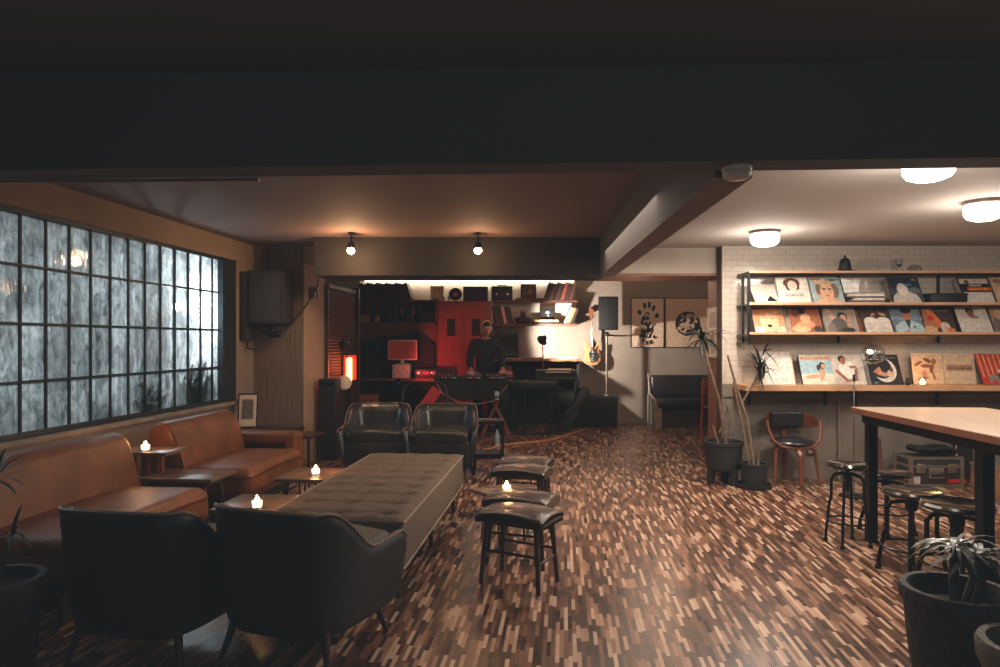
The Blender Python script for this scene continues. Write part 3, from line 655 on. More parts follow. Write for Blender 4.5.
S('record_sleeve', 'grey record sleeve with a figure raising both arms, second ledge', (150, 140, 130), [Pp([(.05, .85), (.2, .95), (.55, .3), (.42, .2)], (196, 160, 134)), Pp([(.95, .85), (.84, .93), (.7, .3), (.8, .2)], (176, 140, 116)), E(.6, .62, .16, .16, (60, 48, 44)), E(.62, .58, .1, .11, (196, 150, 122)), E(.45, .3, .25, .28, (92, 84, 80)), E(.2, .2, .14, .18, (120, 112, 104)), E(.7, .12, .22, .1, (56, 50, 50))], 843, 0, r2)
S('record_sleeve', 'record sleeve with dark group above and crumpled white below, second ledge', (70, 58, 52), [Rr(.08, 0, .92, .5, (216, 206, 196)), E(.3, .5, .2, .1, (226, 218, 208)), E(.7, .5, .2, .1, (228, 218, 208)), E(.2, .86, .1, .1, (40, 34, 34)), E(.5, .9, .1, .08, (40, 34, 34)), E(.78, .86, .1, .1, (36, 30, 30)), E(.4, .68, .1, .05, (196, 136, 96), 40), E(.7, .7, .12, .05, (200, 160, 120), -20), E(.25, .2, .07, .2, (196, 190, 182)), E(.6, .18, .09, .2, (202, 196, 188))], 880.5, 0, r2)
S('record_sleeve', 'blue grey record sleeve with a dark haired man in a pale suit, second ledge', (108, 124, 134), [Rr(0, .5, 1, .62, (126, 146, 156)), E(.52, .14, .46, .34, (170, 192, 200)), Pp([(.1, 0), (.2, .36), (.45, .5), (.62, .5), (.86, .36), (.95, 0)], (168, 190, 198)), Pp([(.42, .5), (.5, .16), (.62, .5)], (56, 58, 64)), E(.52, .68, .14, .2, (176, 112, 80)), E(.52, .84, .18, .11, (30, 26, 26)), E(.42, .08, .1, .05, (190, 140, 112)), E(.68, .24, .05, .03, (50, 50, 56))], 911, 0, r2)
S('record_sleeve', 'dark record sleeve with an orange robed dancer, second ledge', (62, 50, 46), [Pp([(.02, 0), (.1, .9), (.34, .95), (.5, .2)], (170, 110, 78)), Pp([(.2, .8), (.36, .95), (.66, .35), (.5, .2)], (206, 112, 66)), E(.3, .55, .1, .1, (190, 44, 52)), E(.7, .2, .16, .22, (198, 178, 160)), E(.2, .12, .22, .16, (200, 160, 130)), E(.85, .12, .14, .08, (196, 120, 74))]+marks(.4, .9, .8, .06, (130, 130, 120), 21), 941.5, 0, r2)
S('record_sleeve', 'white record sleeve with a small dark haired head near the top, second ledge', (198, 188, 178), [Rr(0, 0, 1, .55, (206, 200, 192)), E(.45, .82, .13, .14, (50, 34, 30)), E(.46, .72, .1, .15, (134, 88, 68)), E(.55, .6, .14, .05, (150, 104, 82))], 978.5, 0, r2)
S('record_sleeve', 'brown and grey patterned record sleeve cut by the right edge, second ledge', (168, 128, 98), [E(.2, .3, .2, .3, (110, 100, 94)), E(.3, .7, .2, .2, (200, 160, 120))], 1013, 0, r2)
Y3 = 6.44
S('record_sleeve', 'plain white record sleeve in a thin wooden edge on the pine shelf', (214, 206, 198), [Rr(0, 0, .025, 1, TAN), Rr(.975, 0, 1, 1, TAN), Rr(0, .97, 1, 1, TAN), E(.55, .55, .18, .14, (204, 194, 184)), E(.6, .35, .1, .06, (210, 200, 192))], 778, 0, r3, Y3, 22, .345)
S('record_sleeve', 'pale blue beach record sleeve with a reclining figure on the pine shelf', (160, 190, 200), [Rr(0, 0, 1, .36, (222, 210, 192)), Rr(.02, .8, .98, .99, (226, 206, 176)), E(.38, .26, .28, .06, (206, 158, 124), 4), E(.66, .36, .08, .18, (206, 158, 124), -10), E(.62, .22, .04, .16, (206, 158, 124), -20), E(.68, .62, .1, .12, (70, 46, 40)), E(.71, .6, .06, .08, (206, 158, 124)), E(.55, .55, .05, .1, (70, 46, 40))]+marks(.05, .95, .83, .11, (206, 100, 56), 31, 11), 819.5, 0, r3, Y3, 23, .305)
S('record_sleeve', 'white record sleeve with a dark haired man in a white shirt on the pine shelf', (206, 194, 182), [E(.48, .5, .26, .3, (226, 222, 214)), E(.36, .84, .12, .12, (48, 34, 30)), E(.38, .78, .09, .12, (160, 104, 76)), Pp([(.08, .45), (.16, .5), (.48, .14), (.4, .08)], (150, 96, 70)), Pp([(.4, .08), (.75, .12), (.8, .55), (.7, .5), (.66, .2)], (150, 96, 70)), E(.66, .58, .12, .05, (166, 108, 80))], 851, 0, r3, Y3, 23, .305)
S('record_sleeve', 'black record sleeve with a white crescent and reclining figure on the pine shelf', (28, 28, 32), [E(.5, .47, .36, .4, (214, 208, 200)), E(.4, .55, .33, .36, (28, 28, 32)), Pp([(.12, .42), (.34, .6), (.42, .4), (.3, .3)], (190, 130, 96)), E(.42, .34, .16, .07, (200, 142, 108), -14), E(.66, .36, .12, .12, (206, 178, 150)), E(.7, .48, .06, .07, (96, 60, 44)), Rr(.08, .03, .2, .07, (90, 140, 160))]+marks(.45, .9, .86, .05, (160, 150, 140), 41), 888, 0, r3, Y3, 23, .305)
S('record_sleeve', 'beige record sleeve with a brown ink figure drawing on the pine shelf', (216, 186, 152), [E(.2, .66, .16, .05, (150, 96, 66), 30), E(.5, .76, .14, .06, (120, 74, 54), -30), E(.45, .58, .18, .06, (140, 86, 62)), E(.62, .5, .06, .16, (140, 86, 62), -16), E(.36, .32, .1, .12, (190, 142, 108)), E(.4, .2, .1, .03, (130, 82, 60)), E(.66, .28, .03, .16, (150, 98, 70), 12), E(.7, .72, .08, .1, (150, 98, 70))], 929.3, 0, r3, Y3+.1, 10, .30)
S('record_sleeve', 'beige record sleeve with a narrow brown title strip on the pine shelf', (208, 182, 152), [Rr(.08, .42, .92, .62, (168, 132, 104))]+marks(.12, .88, .47, .1, (110, 82, 66), 51, 12), 961, 0, r3, Y3+.1, 10, .30)
S('record_sleeve', 'red striped record sleeve with a dark round figure at the right edge', (192, 60, 50), [Rr(.06+.15*k, .25, .1+.15*k, .96, (226, 170, 120)) for k in range(6)]+[E(.72, .25, .22, .24, (30, 30, 34)), E(.62, .42, .1, .07, (214, 206, 196)), E(.36, .16, .16, .16, (130, 130, 128)), E(.36, .08, .07, .07, (196, 60, 44))], 1001, 0, r3, Y3, 26, .32)
k_ = 0
for px, z, c, wh in ((780, r1, (196, 190, 182), 'upper ledge beside the curly haired portrait'), (814, r1, (70, 54, 46), 'upper ledge beside the blonde portrait'), (892, r1, (176, 150, 124), 'upper ledge left of the dark blue sleeve'), (963, r1, (200, 178, 150), 'upper ledge left of the orange banded sleeve'), (789, r2, (196, 180, 160), 'second ledge left of the crouching figures'), (862, r2, (176, 112, 74), 'second ledge left of the crumpled white sleeve'), (827, r2, (190, 180, 168), 'second ledge left of the raised arms sleeve'), (961, r2, (50, 40, 38), 'second ledge left of the small head sleeve'), (803, r3, (48, 42, 40), 'pine shelf behind the beach sleeve'), (868, r3, (206, 196, 184), 'pine shelf behind the crescent sleeve'), (984, r3, (46, 42, 42), 'pine shelf behind the red striped sleeve')):
    for j in range(2):
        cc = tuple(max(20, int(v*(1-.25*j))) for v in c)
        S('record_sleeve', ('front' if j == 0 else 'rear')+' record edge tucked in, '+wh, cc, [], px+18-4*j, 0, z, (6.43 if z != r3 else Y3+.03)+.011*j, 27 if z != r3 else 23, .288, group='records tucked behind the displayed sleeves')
# flat stack on the upper ledge
z = r1-.011; cl = [(196, 188, 176), (60, 56, 54), (206, 198, 188), (90, 70, 58), (214, 206, 196), (150, 140, 130)]
for k, c in enumerate(cl):
    m = MB(); h = .015 if k % 2 else .023; w = .33-.02*(k % 3); m.b2((-w/2, -.12, 0), (w/2, .12, h)); o = m.build('magazine', flat(c), smooth=False)
    o.location = (862.5*6.5/F-500*6.5/F+.01*((k*7) % 3-1), 6.52, z); o.rotation_euler = (0, 0, .03*((k*5) % 4-1.5)); z += h+.0005
    tag(o, ['lowest pale', 'second lowest dark', 'third white', 'fourth brown', 'fifth white', 'topmost grey'][k]+' magazine of the flat stack on the upper record ledge', 'magazine', 'flat stack of magazines')
t = thing('storage_box', 'long black box lying flat between sleeves on the upper ledge', 'box', ((944-500)*6.5/F, 6.52, r1-.011))
m = MB(); m.rbox((0, 0, .05), (.345, .2, .098), .004, 2); m.build('box_body', BLKP, t); m = MB(); m.rbox((0, 0, .1025), (.35, .205, .012), .003, 2); m.build('lid', MATB, t)
# bell jar, glasses on the top board
t = thing('bell_ornament', 'black bell shaped ornament on top of the record rack', 'ornament', ((845-500)*6.5/F, 6.5, 2.004))
m = MB(); m.lathe([(.085, 0), (.09, .008), (.07, .02), (.058, .03), (.052, .07), (.045, .11), (.028, .135), (.010, .14)], n=28); m.build('bell', BLKP, t)
m = MB(); m.lathe([(.010, .14), (.012, .15), (.008, .165), (0, .168)], n=12); m.build('knob', BLKP, t)
for k in range(7): a = math.radians(-150+k*20); MB().sphere((.086*math.cos(a), .086*math.sin(a), .014), .006, 8).build('stud', CHR, t)
def glass_pair(px, label, kind):
    t = thing('glass_vessel', label, 'glass', ((px-500)*6.5/F, 6.5, 2.004))
    m = MB()
    if kind: m.lathe([(.03, 0), (.032, .004), (.006, .012), (.005, .05), (.03, .075), (.034, .11), (.028, .14), (.026, .14), (.032, .11), (.027, .078), (0, .06)], n=24)
    else: m.lathe([(.05, 0), (.065, .02), (.068, .04), (.04, .07), (.02, .075), (.017, .074), (.037, .067), (.06, .04), (.05, .006), (0, .006)], n=24)
    m.build('bowl', GLASS, t)
glass_pair(899, 'clear stemmed glass on top of the record rack', 1); glass_pair(914, 'low clear glass dome on top of the record rack', 0)
t = thing('black_jar', 'small black jar beside the candle on the pine shelf', 'jar', ((908-500)*6.42/F, 6.42, r3))
m = MB(); m.lathe([(.02, 0), (.022, .004), (.022, .045), (.018, .05)], n=18); m.build('jar_body', BLKP, t); MB().lathe([(.019, .05), (.019, .062), (0, .063)], n=18).build('lid', BLKP, t)
candle(((922.5-500)*6.40/F, 6.40, r3), 'lit candle in front of the beige sleeves on the pine shelf', 1.0)
# globe lamp on a stand
X, Y = (854-500)*5.9/F, 5.9
t = thing('globe_floor_lamp', 'slim floor lamp with clear glass globe in front of the pine shelf', 'lamp', (X, Y, 0))
m = MB(); m.lathe([(.12, 0), (.12, .012), (.03, .02), (.01, .025), (0, .026)], n=24); m.build('base', METB, t)
m = MB(); m.tube([(0, 0, .02), (0, 0, 1.02), (.04, 0, 1.06), (.13, 0, 1.23)], .006); m.build('pole', CHR, t)
m = MB(); m.lathe([(.012, 1.0), (.012, 1.06), (.0, 1.06)], n=12); m.build('joint', BLKP, t)
m = MB(); m.lathe([(.02, .0), (.075, .03), (.095, .085), (.085, .13), (.05, .165), (.015, .18), (.013, .178), (.048, .162), (.082, .129), (.091, .085), (.072, .034), (.02, .006)], (.165, 0, 1.15), 32); m.build('globe', GLASS, t)
m = MB(); m.sphere((.135, -.01, 1.255), (.028, .028, .022), 12); m.build('bulb', mat('dim_bulb', (255, 235, 210), .3, emit=(255, 225, 190), es=2.5), t)
# flight cases and clutter at the wall
t = thing('flight_case', 'black flight case with metal edges and red label under the bar table', 'case', (4.04, 6.42, 0), 0)
w, d, h = .47, .24, .275
m = MB(); m.rbox((0, 0, h/2), (w, d, h), .006, 2); m.build('case_body', mat('case_black', (46, 42, 40), .5), t)
for z in (.012, h-.012, h*.68): m = MB(); m.box((0, 0, z), (w+.012, d+.012, .022)); m.build('edge_rail', ALU, t)
for sx in (-1, 1):
    MB().box((sx*w/2, -d/2, h/2), (.03, .03, h+.004)).build('corner_rail', ALU, t); MB().box((sx*w/2, d/2, h/2), (.03, .03, h+.004)).build('corner_rail', ALU, t)
    m = MB(); m.rbox((sx*.145, -d/2-.01, h*.62), (.08, .015, .085), .005, 2); m.cyl((sx*.145, -d/2-.015, h*.66), (sx*.145, -d/2-.022, h*.66), .022); m.build('latch', ALU, t)
m = MB(); m.rbox((0, -d/2-.006, h*.45), (.14, .012, .10), .005, 2); m.build('handle_plate', ALU, t)
m = MB(); m.tube([(-.05, -d/2-.013, h*.5), (-.05, -d/2-.03, h*.42), (.05, -d/2-.03, h*.42), (.05, -d/2-.013, h*.5)], .008); m.build('handle', BLKP, t)
m = MB(); m.box((.19, -d/2-.0035, .052), (.17, .004, .035)); m.build('red_label', flat((176, 40, 36)), t)
m = MB(); m.box((-.18, -d/2-.0035, .06), (.06, .004, .07)); m.build('paper_label', flat((190, 180, 168)), t)
t = thing('flight_case', 'second case with red and wooden front at the right edge under the bar table', 'case', (3.42+.9-.48, 5.7, 0), 0)
X2 = (1002-500)*5.7/F; t.location = (X2+.1, 5.75, 0)
m = MB(); m.rbox((0, 0, .15), (.42, .35, .3), .006, 2); m.build('case_body', mat('case_brown', (120, 84, 60), .5), t)
m = MB(); m.box((-.08, -.178, .12), (.2, .006, .12)); m.build('red_label', REDL, t); MB().box((0, 0, .012), (.43, .36, .022)).build('edge_rail', ALU, t); MB().box((0, 0, .29), (.43, .36, .022)).build('edge_rail', ALU, t)
t = thing('equipment_bag', 'black soft bag lying on the flight case under the bar table', 'bag', (4.08, 6.43, h+.012))
m = MB(); m.rbox((0, 0, .04), (.40, .20, .08), .038, 4, cuts=2, fn=lambda v: (v.x, v.y, v.z*(1-.35*abs(v.x)/.25)+.01*math.sin(v.x*30))); m.build('bag_body', MATB, t)
m = MB(); m.tube([(-.1, -.06, .06), (-.08, -.08, .09), (.08, -.08, .09), (.1, -.06, .06)], .008); m.build('handle', BLKP, t)
for i, (x, w_, h_, lb) in enumerate(((3.66, .12, .40, 'narrow dark wooden board leaning on the wall left of the flight case'), (3.33, .17, .46, 'dark upright crate board right of the flight case'))):
    if i: x = 4.52
    m = MB(); m.rbox((0, 0, h_/2), (w_, .03, h_), .003, 1); m.b2((-w_/2, -.02, 0), (-w_/2+.012, .0, h_), mi=1); o = m.build('leaning_board', [SHW if i == 0 else MATB, PINE], smooth=False); o.location = (x, 6.6, 0); o.rotation_euler = (math.radians(-7), 0, 0); tag(o, lb, 'board')

# ceiling lamps
def drum(loc, lab):
    t = thing('ceiling_lamp', lab, 'ceiling light', loc, 0, 'white drum ceiling lamps'); t.scale = (.88, .88, .95)
    m = MB(); m.lathe([(.14, 0), (.142, -.004), (.142, -.022), (.135, -.026), (0, -.026)], n=32); m.build('base_ring', mat('lamp_ring', (150, 138, 128), .5), t)
    m = MB(); m.lathe([(.128, -.026), (.134, -.035), (.132, -.095), (.115, -.118), (.07, -.135), (0, -.142)], n=32); m.build('glass_drum', mat('lit_opal_glass', (255, 240, 220), .4, emit=(255, 234, 214), es=9), t)
    area((loc[0], loc[1], loc[2]-.15), (loc[0], loc[1], 0), 24, .25, .25, (255, 238, 220), 'drum_down_light')
    point((loc[0], loc[1], loc[2]-.20), 17, (255, 240, 226), .12, 'drum_light')
drum((2.255, 5.79, CZR), 'white drum ceiling lamp nearest the tiled wall')
drum((3.24, 4.55, CZR), 'white drum ceiling lamp at the right edge above the bar table')
drum((2.155, 3.42, CZR), 'largest looking white drum ceiling lamp half hidden by the cross beam')
area((4.6, 4.0, 2.1), (4.2, 4.6, 0), 18, .6, .6, (255, 236, 216), 'side_lamp_light')
# smoke detector
t = thing('smoke_detector', 'round white smoke detector under the cross beam', 'detector', (.925, 2.655, 2.03))
m = MB(); m.lathe([(.056, 0), (.057, -.006), (.055, -.02), (0, -.02)], n=28); m.build('base', WHITE, t)
m = MB(); m.lathe([(.05, -.02), (.054, -.026), (.052, -.04), (.035, -.05), (0, -.052)], n=28); m.build('cover', WHITE, t)
# spot lamps
for px, lab in ((351, 'small ceiling spotlight with bare bulb nearer the pillar'), (478, 'small ceiling spotlight with bare bulb above the music corner')):
    X = (px-500)*6.55/F
    t = thing('spotlight', lab, 'spotlight', (X, 6.55, CZ))
    m = MB(); m.lathe([(.03, 0), (.03, -.02), (.0, -.022)], n=16); m.cyl((0, 0, -.02), (0, .01, -.09), .008); m.build('mount', METB, t)
    m = MB(); m.lathe([(.02, -.09), (.034, -.11), (.036, -.15), (.03, -.15), (0, -.12)], n=20); m.build('housing', METB, t)
    m = MB(); m.sphere((0, -.005, -.175), (.036, .036, .034), 16); m.build('bulb', mat('hot_bulb', (255, 220, 180), .4, emit=(255, 205, 150), es=60), t)
    point((X, 6.5, CZ-.25), 20 if px < 400 else 8, (255, 196, 142), .04, 'spot_bulb_light')
# AC box, panel, cable
t = thing('air_conditioner', 'grey metal wall box with pipes high on the column', 'appliance', ((268.5-500)*7.2/F, 7.25, 1.53))
m = MB(); m.rbox((0, .02, .28), (.40, .32, .56), .012, 2); m.build('housing', mat('box_grey', (44, 40, 37), .8, var=.2), t)
m = MB(); m.box((0, -.146, .28), (.33, .01, .5)); m.build('front_panel', mat('box_grey2', (50, 45, 42), .75, var=.2), t)
m = MB(); m.tube([(-.12, .05, 0), (-.12, .05, -.08), (0, .05, -.13), (.09, .05, -.1)], .012); m.tube([(-.02, .05, 0), (-.02, .05, -.12)], .02); m.sphere((.05, .05, -.11), (.05, .04, .035), 12); m.build('pipes', METB, t)
m = MB(); A = W(286, 328, 7.2); B = W(318, 285, 7.4)
m.tube([A+(B-A)*k/8+Vector((0, 0, -.05*math.sin(PI*k/8))) for k in range(9)], .010); m.tube([B, B+Vector((0, 0, .08))], .008); tag(m.build('power_cable', BLKP), 'thick black cable running from the wall box up to the pillar', 'cable')
t = thing('junction_box', 'small junction box near the top of the lit pillar', 'box', (L(2.81, 7.5).x+.02, 7.62, 1.83)); m = MB(); m.rbox((0, 0, .06), (.06, .1, .13), .01, 2); m.build('box_body', CHR, t); m = MB(); m.rbox((.032, 0, .07), (.02, .06, .06), .006, 2); m.build('switch', BLKP, t)
t = thing('fuse_box', 'tall dark fuse box hanging on the window wall beside the wall box', 'panel', L(3.36, 7.22, 1.36), RZ)
m = MB(); m.rbox((0, 0, .36), (.07, .22, .72), .01, 2); m.build('panel_body', mat('panel_dark', (56, 56, 58), .6), t); m = MB(); m.tube([(.0, 0, 0), (.0, .0, -.09), (.05, .06, -.1)], .01); m.build('pipe', METB, t)
m = MB()
# ------------------------------------------------------------------ plants
def spiky(mb, c, n, ln, w, rnd, up=.2, droop=1.2, mi=None):
    for k in range(n):
        a = rnd.uniform(0, 2*PI); e = rnd.uniform(-.3, 1.0)*.9+up
        mb.leaf(c, (math.cos(a)*math.cos(e), math.sin(a)*math.cos(e), math.sin(e)), ln*rnd.uniform(.7, 1.1), w, droop*rnd.uniform(.5, 1.2), mi)
rnd = random.Random(5)
t = thing('dracaena_plant', 'tall dracaena in three legged black pot beside the tiled wall', 'plant', (2.12, 6.46, 0))
m = MB(); m.lathe([(.115, .12), (.15, .14), (.165, .2), (.172, .36), (.185, .37), (.187, .40), (.165, .40), (.16, .36), (0, .355)], n=32); pot = m.build('pot', POTB, t)
for k in range(3):
    a = -PI/2+.6+k*2*PI/3; MB().tube([(.11*math.cos(a), .11*math.sin(a), .16), (.125*math.cos(a), .125*math.sin(a), .0)], [.05, .034], 10).build('pot_foot', POTB, pot)
m = MB(); m.lathe([(0, .37), (.158, .368)], n=24); m.build('soil', SOIL, t)
def cane(pts, r0, r1, par, nm='trunk'):
    P = []; R_ = []
    for i in range(len(pts)-1):
        a, b = Vector(pts[i]), Vector(pts[i+1])
        for k in range(8): P.append(a.lerp(b, k/8)); 
    P.append(Vector(pts[-1])); N = len(P)
    for i in range(N): R_.append((r0+(r1-r0)*i/N)*(1+.13*(i % 2)))
    MB().tube(P, R_, 8).build(nm, TRUNK, par)
cane([(.03, 0, .36), (-.04, 0, .80), (-.14, -.02, 1.10), (-.21, -.02, 1.36)], .014, .011, t)
m = MB(); spiky(m, (-.21, -.02, 1.36), 34, .31, .030, rnd, .05, 1.9); m.build('leaves', LEAF, t)
cane([(.05, .03, .36), (.07, .0, .62), (.02, 0, .80)], .007, .004, t, 'branch')
cane([(-.04, 0, .36), (-.10, 0, .55)], .009, .007, t, 'branch')
m = MB()
for k in range(26):
    b = (rnd.uniform(-.02, .10), rnd.uniform(-.04, .04), rnd.uniform(.40, .85)); m.leaf(b, (rnd.uniform(-1, 1), rnd.uniform(-.5, .5), rnd.uniform(-.6, .6)), rnd.uniform(.06, .13), .01, 1.2)
m.build('dry_leaves', mat('dry_leaf', (112, 92, 72), .7, var=.3), t)
X, Y = (754-500)*6.28/F, 6.28
t = thing('cane_plant', 'tall bare cane plant in small black pot beside the bentwood chair', 'plant', (X, Y, 0))
m = MB(); m.lathe([(.14, 0), (.155, .01), (.16, .035), (.15, .035), (.14, .015), (0, .014)], n=28); m.build('saucer', POTB, t)
m = MB(); m.lathe([(.105, .015), (.12, .2), (.128, .205), (.128, .225), (.112, .225), (.108, .19), (0, .185)], n=28); m.build('pot', POTB, t)
MB().lathe([(0, .2), (.108, .198)], n=20).build('soil', SOIL, t)
cane([(.0, 0, .19), (-.06, 0, .62), (-.17, 0, .95), (-.25, -.02, 1.22)], .013, .010, t)
cane([(-.03, .02, .19), (-.11, .02, .62), (-.19, .0, .97)], .011, .009, t)
cane([(-.11, 0, .78), (-.02, -.03, .95), (.045, -.05, 1.10)], .009, .007, t, 'branch')
cane([(.03, -.02, .19), (.04, -.02, .36)], .008, .004, t, 'branch')
m = MB(); spiky(m, (.045, -.05, 1.10), 24, .26, .015, rnd, .2, .9)
m.build('leaves', LEAF, t)
m = MB(); 
for k in range(34): m.leaf((.06+rnd.uniform(-.03, .03), -.0+rnd.uniform(-.03, .03), rnd.uniform(1.0, 1.28)), (rnd.uniform(-.5, .5), rnd.uniform(-.6, .3), rnd.uniform(-1, .8)), rnd.uniform(.12, .22), .022, .6)
m.build('dark_foliage', mat('very_dark_leaf', (38, 38, 34), .7), t)
# foreground planters
t = thing('stone_planter', 'large dark stone pot with grey leaved plant in the right foreground', 'plant', (1.685, 2.51, 0)); t.scale = (.97, .97, .98)
m = MB(); m.lathe([(.10, 0), (.13, .01), (.16, .2), (.178, .39), (.192, .40), (.196, .43), (.188, .45), (.165, .45), (.155, .42), (.15, .37), (0, .365)], n=48); m.build('pot', STONE, t, ang=60)
MB().lathe([(0, .385), (.152, .375)], n=28).build('soil', SOIL, t)
m = MB()
for a, b, c in (((.0, .0, .37), (-.01, 0, .50), (-.015, -.01, .60)), ((.05, .02, .37), (.09, .03, .47), (.10, .0, .56)), ((.03, -.05, .37), (.055, -.06, .48), (.03, -.07, .58))):
    m.tube([a, b, c], [.022, .018, .012], 8)
m.build('stem', DTRUNK, t)
for (b, n) in (((-.015, -.01, .60), 20), ((.10, 0, .56), 16), ((.03, -.07, .58), 16)):
    m = MB()
    for k in range(n):
        a = rnd.uniform(0, 2*PI); e = rnd.uniform(.0, .9); m.leaf(b, (math.cos(a)*math.cos(e), math.sin(a)*math.cos(e), math.sin(e)), rnd.uniform(.12, .25), rnd.uniform(.012, .026), 1.7, n=7)
    m.build('leaf_rosette', LEAF2, t)
X, Y = (1041-500)*2.12/F, 2.12
t = thing('stone_planter', 'smaller speckled grey pot cut off at the lower right corner', 'pot', (X, Y, 0))
m = MB(); m.lathe([(.09, 0), (.12, .01), (.15, .3), (.168, .34), (.172, .39), (.165, .405), (.142, .405), (.135, .34), (0, .335)], n=44); m.build('pot', mat('speckled_stone', (104, 102, 96), .8, var=.35, scale=70, bump=.4), t)
MB().lathe([(0, .35), (.136, .345)], n=24).build('soil', SOIL, t)
m = MB(); spiky(m, (.03, 0, .35), 10, .14, .02, rnd, .6, 1.); m.build('leaves', LEAF2, t)
t = thing('floor_planter', 'dark round pot with thin leaved plant at the left edge', 'plant', (-1.95, 2.62, 0)); t.scale = (.94, .94, .96)
m = MB(); m.lathe([(.12, 0), (.14, .02), (.165, .36), (.185, .40), (.19, .44), (.182, .455), (.155, .455), (.15, .40), (0, .395)], n=40); m.build('pot', mat('dark_clay', (44, 46, 46), .7, var=.3, scale=20), t)
MB().lathe([(0, .42), (.15, .415)], n=24).build('soil', SOIL, t)
m = MB(); m.tube([(0, 0, .41), (.0, 0, .66), (-.02, .02, .84)], [.012, .009, .006]); m.tube([(.01, 0, .41), (.05, 0, .55), (.07, 0, .62)], [.009, .007, .005]); m.build('stem', DTRUNK, t)
m = MB(); spiky(m, (-.02, .02, .84), 22, .20, .018, rnd, .3, 1.0); spiky(m, (.07, 0, .62), 14, .18, .016, rnd, .3, 1.2); m.build('leaves', mat('shade_leaf', (54, 58, 54), .4, var=.3), t)

# ------------------------------------------------------------------ outside the window
def bush(label, c, s, n, w=.05):
    t = thing('garden_shrub', label, 'shrub', c, 0, 'shrubs outside the window')
    m = MB()
    for k in range(6): m.tube([(0, 0, 0), (rnd.uniform(-.3, .3)*s[0], rnd.uniform(-.3, .3)*s[1], s[2]*.5), (rnd.uniform(-1, 1)*s[0], rnd.uniform(-1, 1)*s[1], s[2]*rnd.uniform(.75, 1))], [.02, .012, .004], 6)
    m.build('stems', DTRUNK, t)
    m = MB()
    for k in range(n):
        a = rnd.uniform(0, 2*PI); r = math.sqrt(rnd.random()); z = rnd.uniform(.1, 1)
        p = (s[0]*r*math.cos(a)*(1.15-.5*z), s[1]*r*math.sin(a)*(1.15-.5*z), s[2]*z)
        m.leaf(p, (rnd.uniform(-1, 1), rnd.uniform(-1, 1), rnd.uniform(-.5, 1)), rnd.uniform(.08, .17), w*rnd.uniform(.5, 1), .5, n=3)
    m.build('foliage', LEAFO, t)
bush('dark shrub outside the far end of the window', L(3.57, 6.42), (.05, .34, 1.16), 800, .035)
bush('lower dark shrub outside, left of the far one', L(3.57, 5.74), (.05, .36, 1.06), 600, .035)
bush('small dark shrub outside the lower middle panes', L(3.57, 5.08), (.05, .3, .93), 220, .035)
t = thing('garden_tree', 'loose branched tree outside the near end of the window', 'tree', L(4.05, 3.9), 0)
m = MB(); m.tube([(0, 0, 0), (.05, .1, 1.1), (-.05, .0, 2.0), (.0, -.1, 2.9)], [.05, .04, .03, .015])
br = []
for k in range(12):
    z = rnd.uniform(.9, 2.5); e = (rnd.uniform(-.2, .4), rnd.uniform(-1, .9), z+rnd.uniform(-.2, .5)); m.tube([(0, 0, z), ((e[0])*.5, e[1]*.5, (z+e[2])/2+.06), e], [.014, .009, .003], 5); br.append(((0, 0, z), e))
m.build('trunk', DTRUNK, t)
m = MB()
for k in range(330):
    a, b = rnd.choice(br); f = rnd.uniform(.2, 1.05); p = Vector(a).lerp(Vector(b), f)+Vector((rnd.uniform(-.1, .1), rnd.uniform(-.1, .1), rnd.uniform(-.1, .1)))
    m.leaf(p, (rnd.uniform(-1, 1), rnd.uniform(-1, 1), rnd.uniform(-.8, .8)), rnd.uniform(.05, .12), .03, .5, n=3)
m.build('foliage', LEAFO, t)
t = thing('garden_lamp', 'bright lamp glowing outside behind the far window panes', 'lamp', L(3.80, 7.08), 0)
MB().cyl((0, 0, 0), (0, 0, 1.62), .02).build('pole', METB, t); MB().sphere((0, 0, 1.69), .07, 20).build('globe', mat('lit_globe', (240, 250, 255), .4, emit=(226, 240, 250), es=60), t)

# ------------------------------------------------------------------ music corner at the back
Yf = 10.78
def B2(nm, par, lo, hi, mt): m = MB(); m.b2(lo, hi); return m.build(nm, mt, par, smooth=False)
t = thing('shelf_unit', 'tall brown shelving with desk ledge left of the red cabinet', 'shelf', (0, 0, 0))
B2('back_panel', t, (-2.27, 11.14, 0), (-1.0, 11.17, 2.0), SHW)
for x in (-2.27, -1.03): B2('upright', t, (x, Yf, 0), (x+.03, 11.14, 2.0), SHW)
for z in (2.0, 1.645, 1.40): B2('shelf_board', t, (-2.27, Yf, z-.03), (-1.0, 11.14, z), SHW)
B2('fascia', t, (-2.24, Yf+.01, 1.35), (-1.03, Yf+.03, 1.615), SHW)
B2('desk_ledge', t, (-2.27, 10.35, .74), (-1.0, 11.14, .78), SHW)
B2('cupboard_front', t, (-2.2, 10.6, 0), (-1.05, 10.63, .74), MATB)
t = thing('cabinet', 'two door wooden cabinet glowing red behind the performer', 'cabinet', (0, 0, 0))
B2('carcass', t, (-1.0, Yf+.02, 0), (-.14, 11.15, 1.985), CABW)
for k in range(2):
    x0 = -.985+.42*k; d = B2('door', t, (x0, Yf, .05), (x0+.412, Yf+.018, 1.95), CABW)
    hx = ((447-500) if k == 0 else (472-500))*Yf/F; B2('recess_plate', d, (hx, Yf-.004, 1.43), (hx+.13, Yf, 1.70), MATB); B2('lock', d, (hx+.15, Yf-.006, 1.44), (hx+.17, Yf, 1.47), CHR)
t = thing('hanging_shelf', 'pale backed wall shelves with lit strip at the upper right of the cabinet', 'shelf', (0, 0, 0))
for z in (2.0, 1.625): B2('shelf_board', t, (-.14, Yf+.05, z-.03), (1.24, 11.15, z), SHW)
B2('upright', t, (-.14, Yf+.05, 1.6), (-.11, 11.15, 2.0), PINE); 
B2('back_panel', t, (-.11, 11.15, 1.60), (1.24, 11.165, 2.3), WHITE)
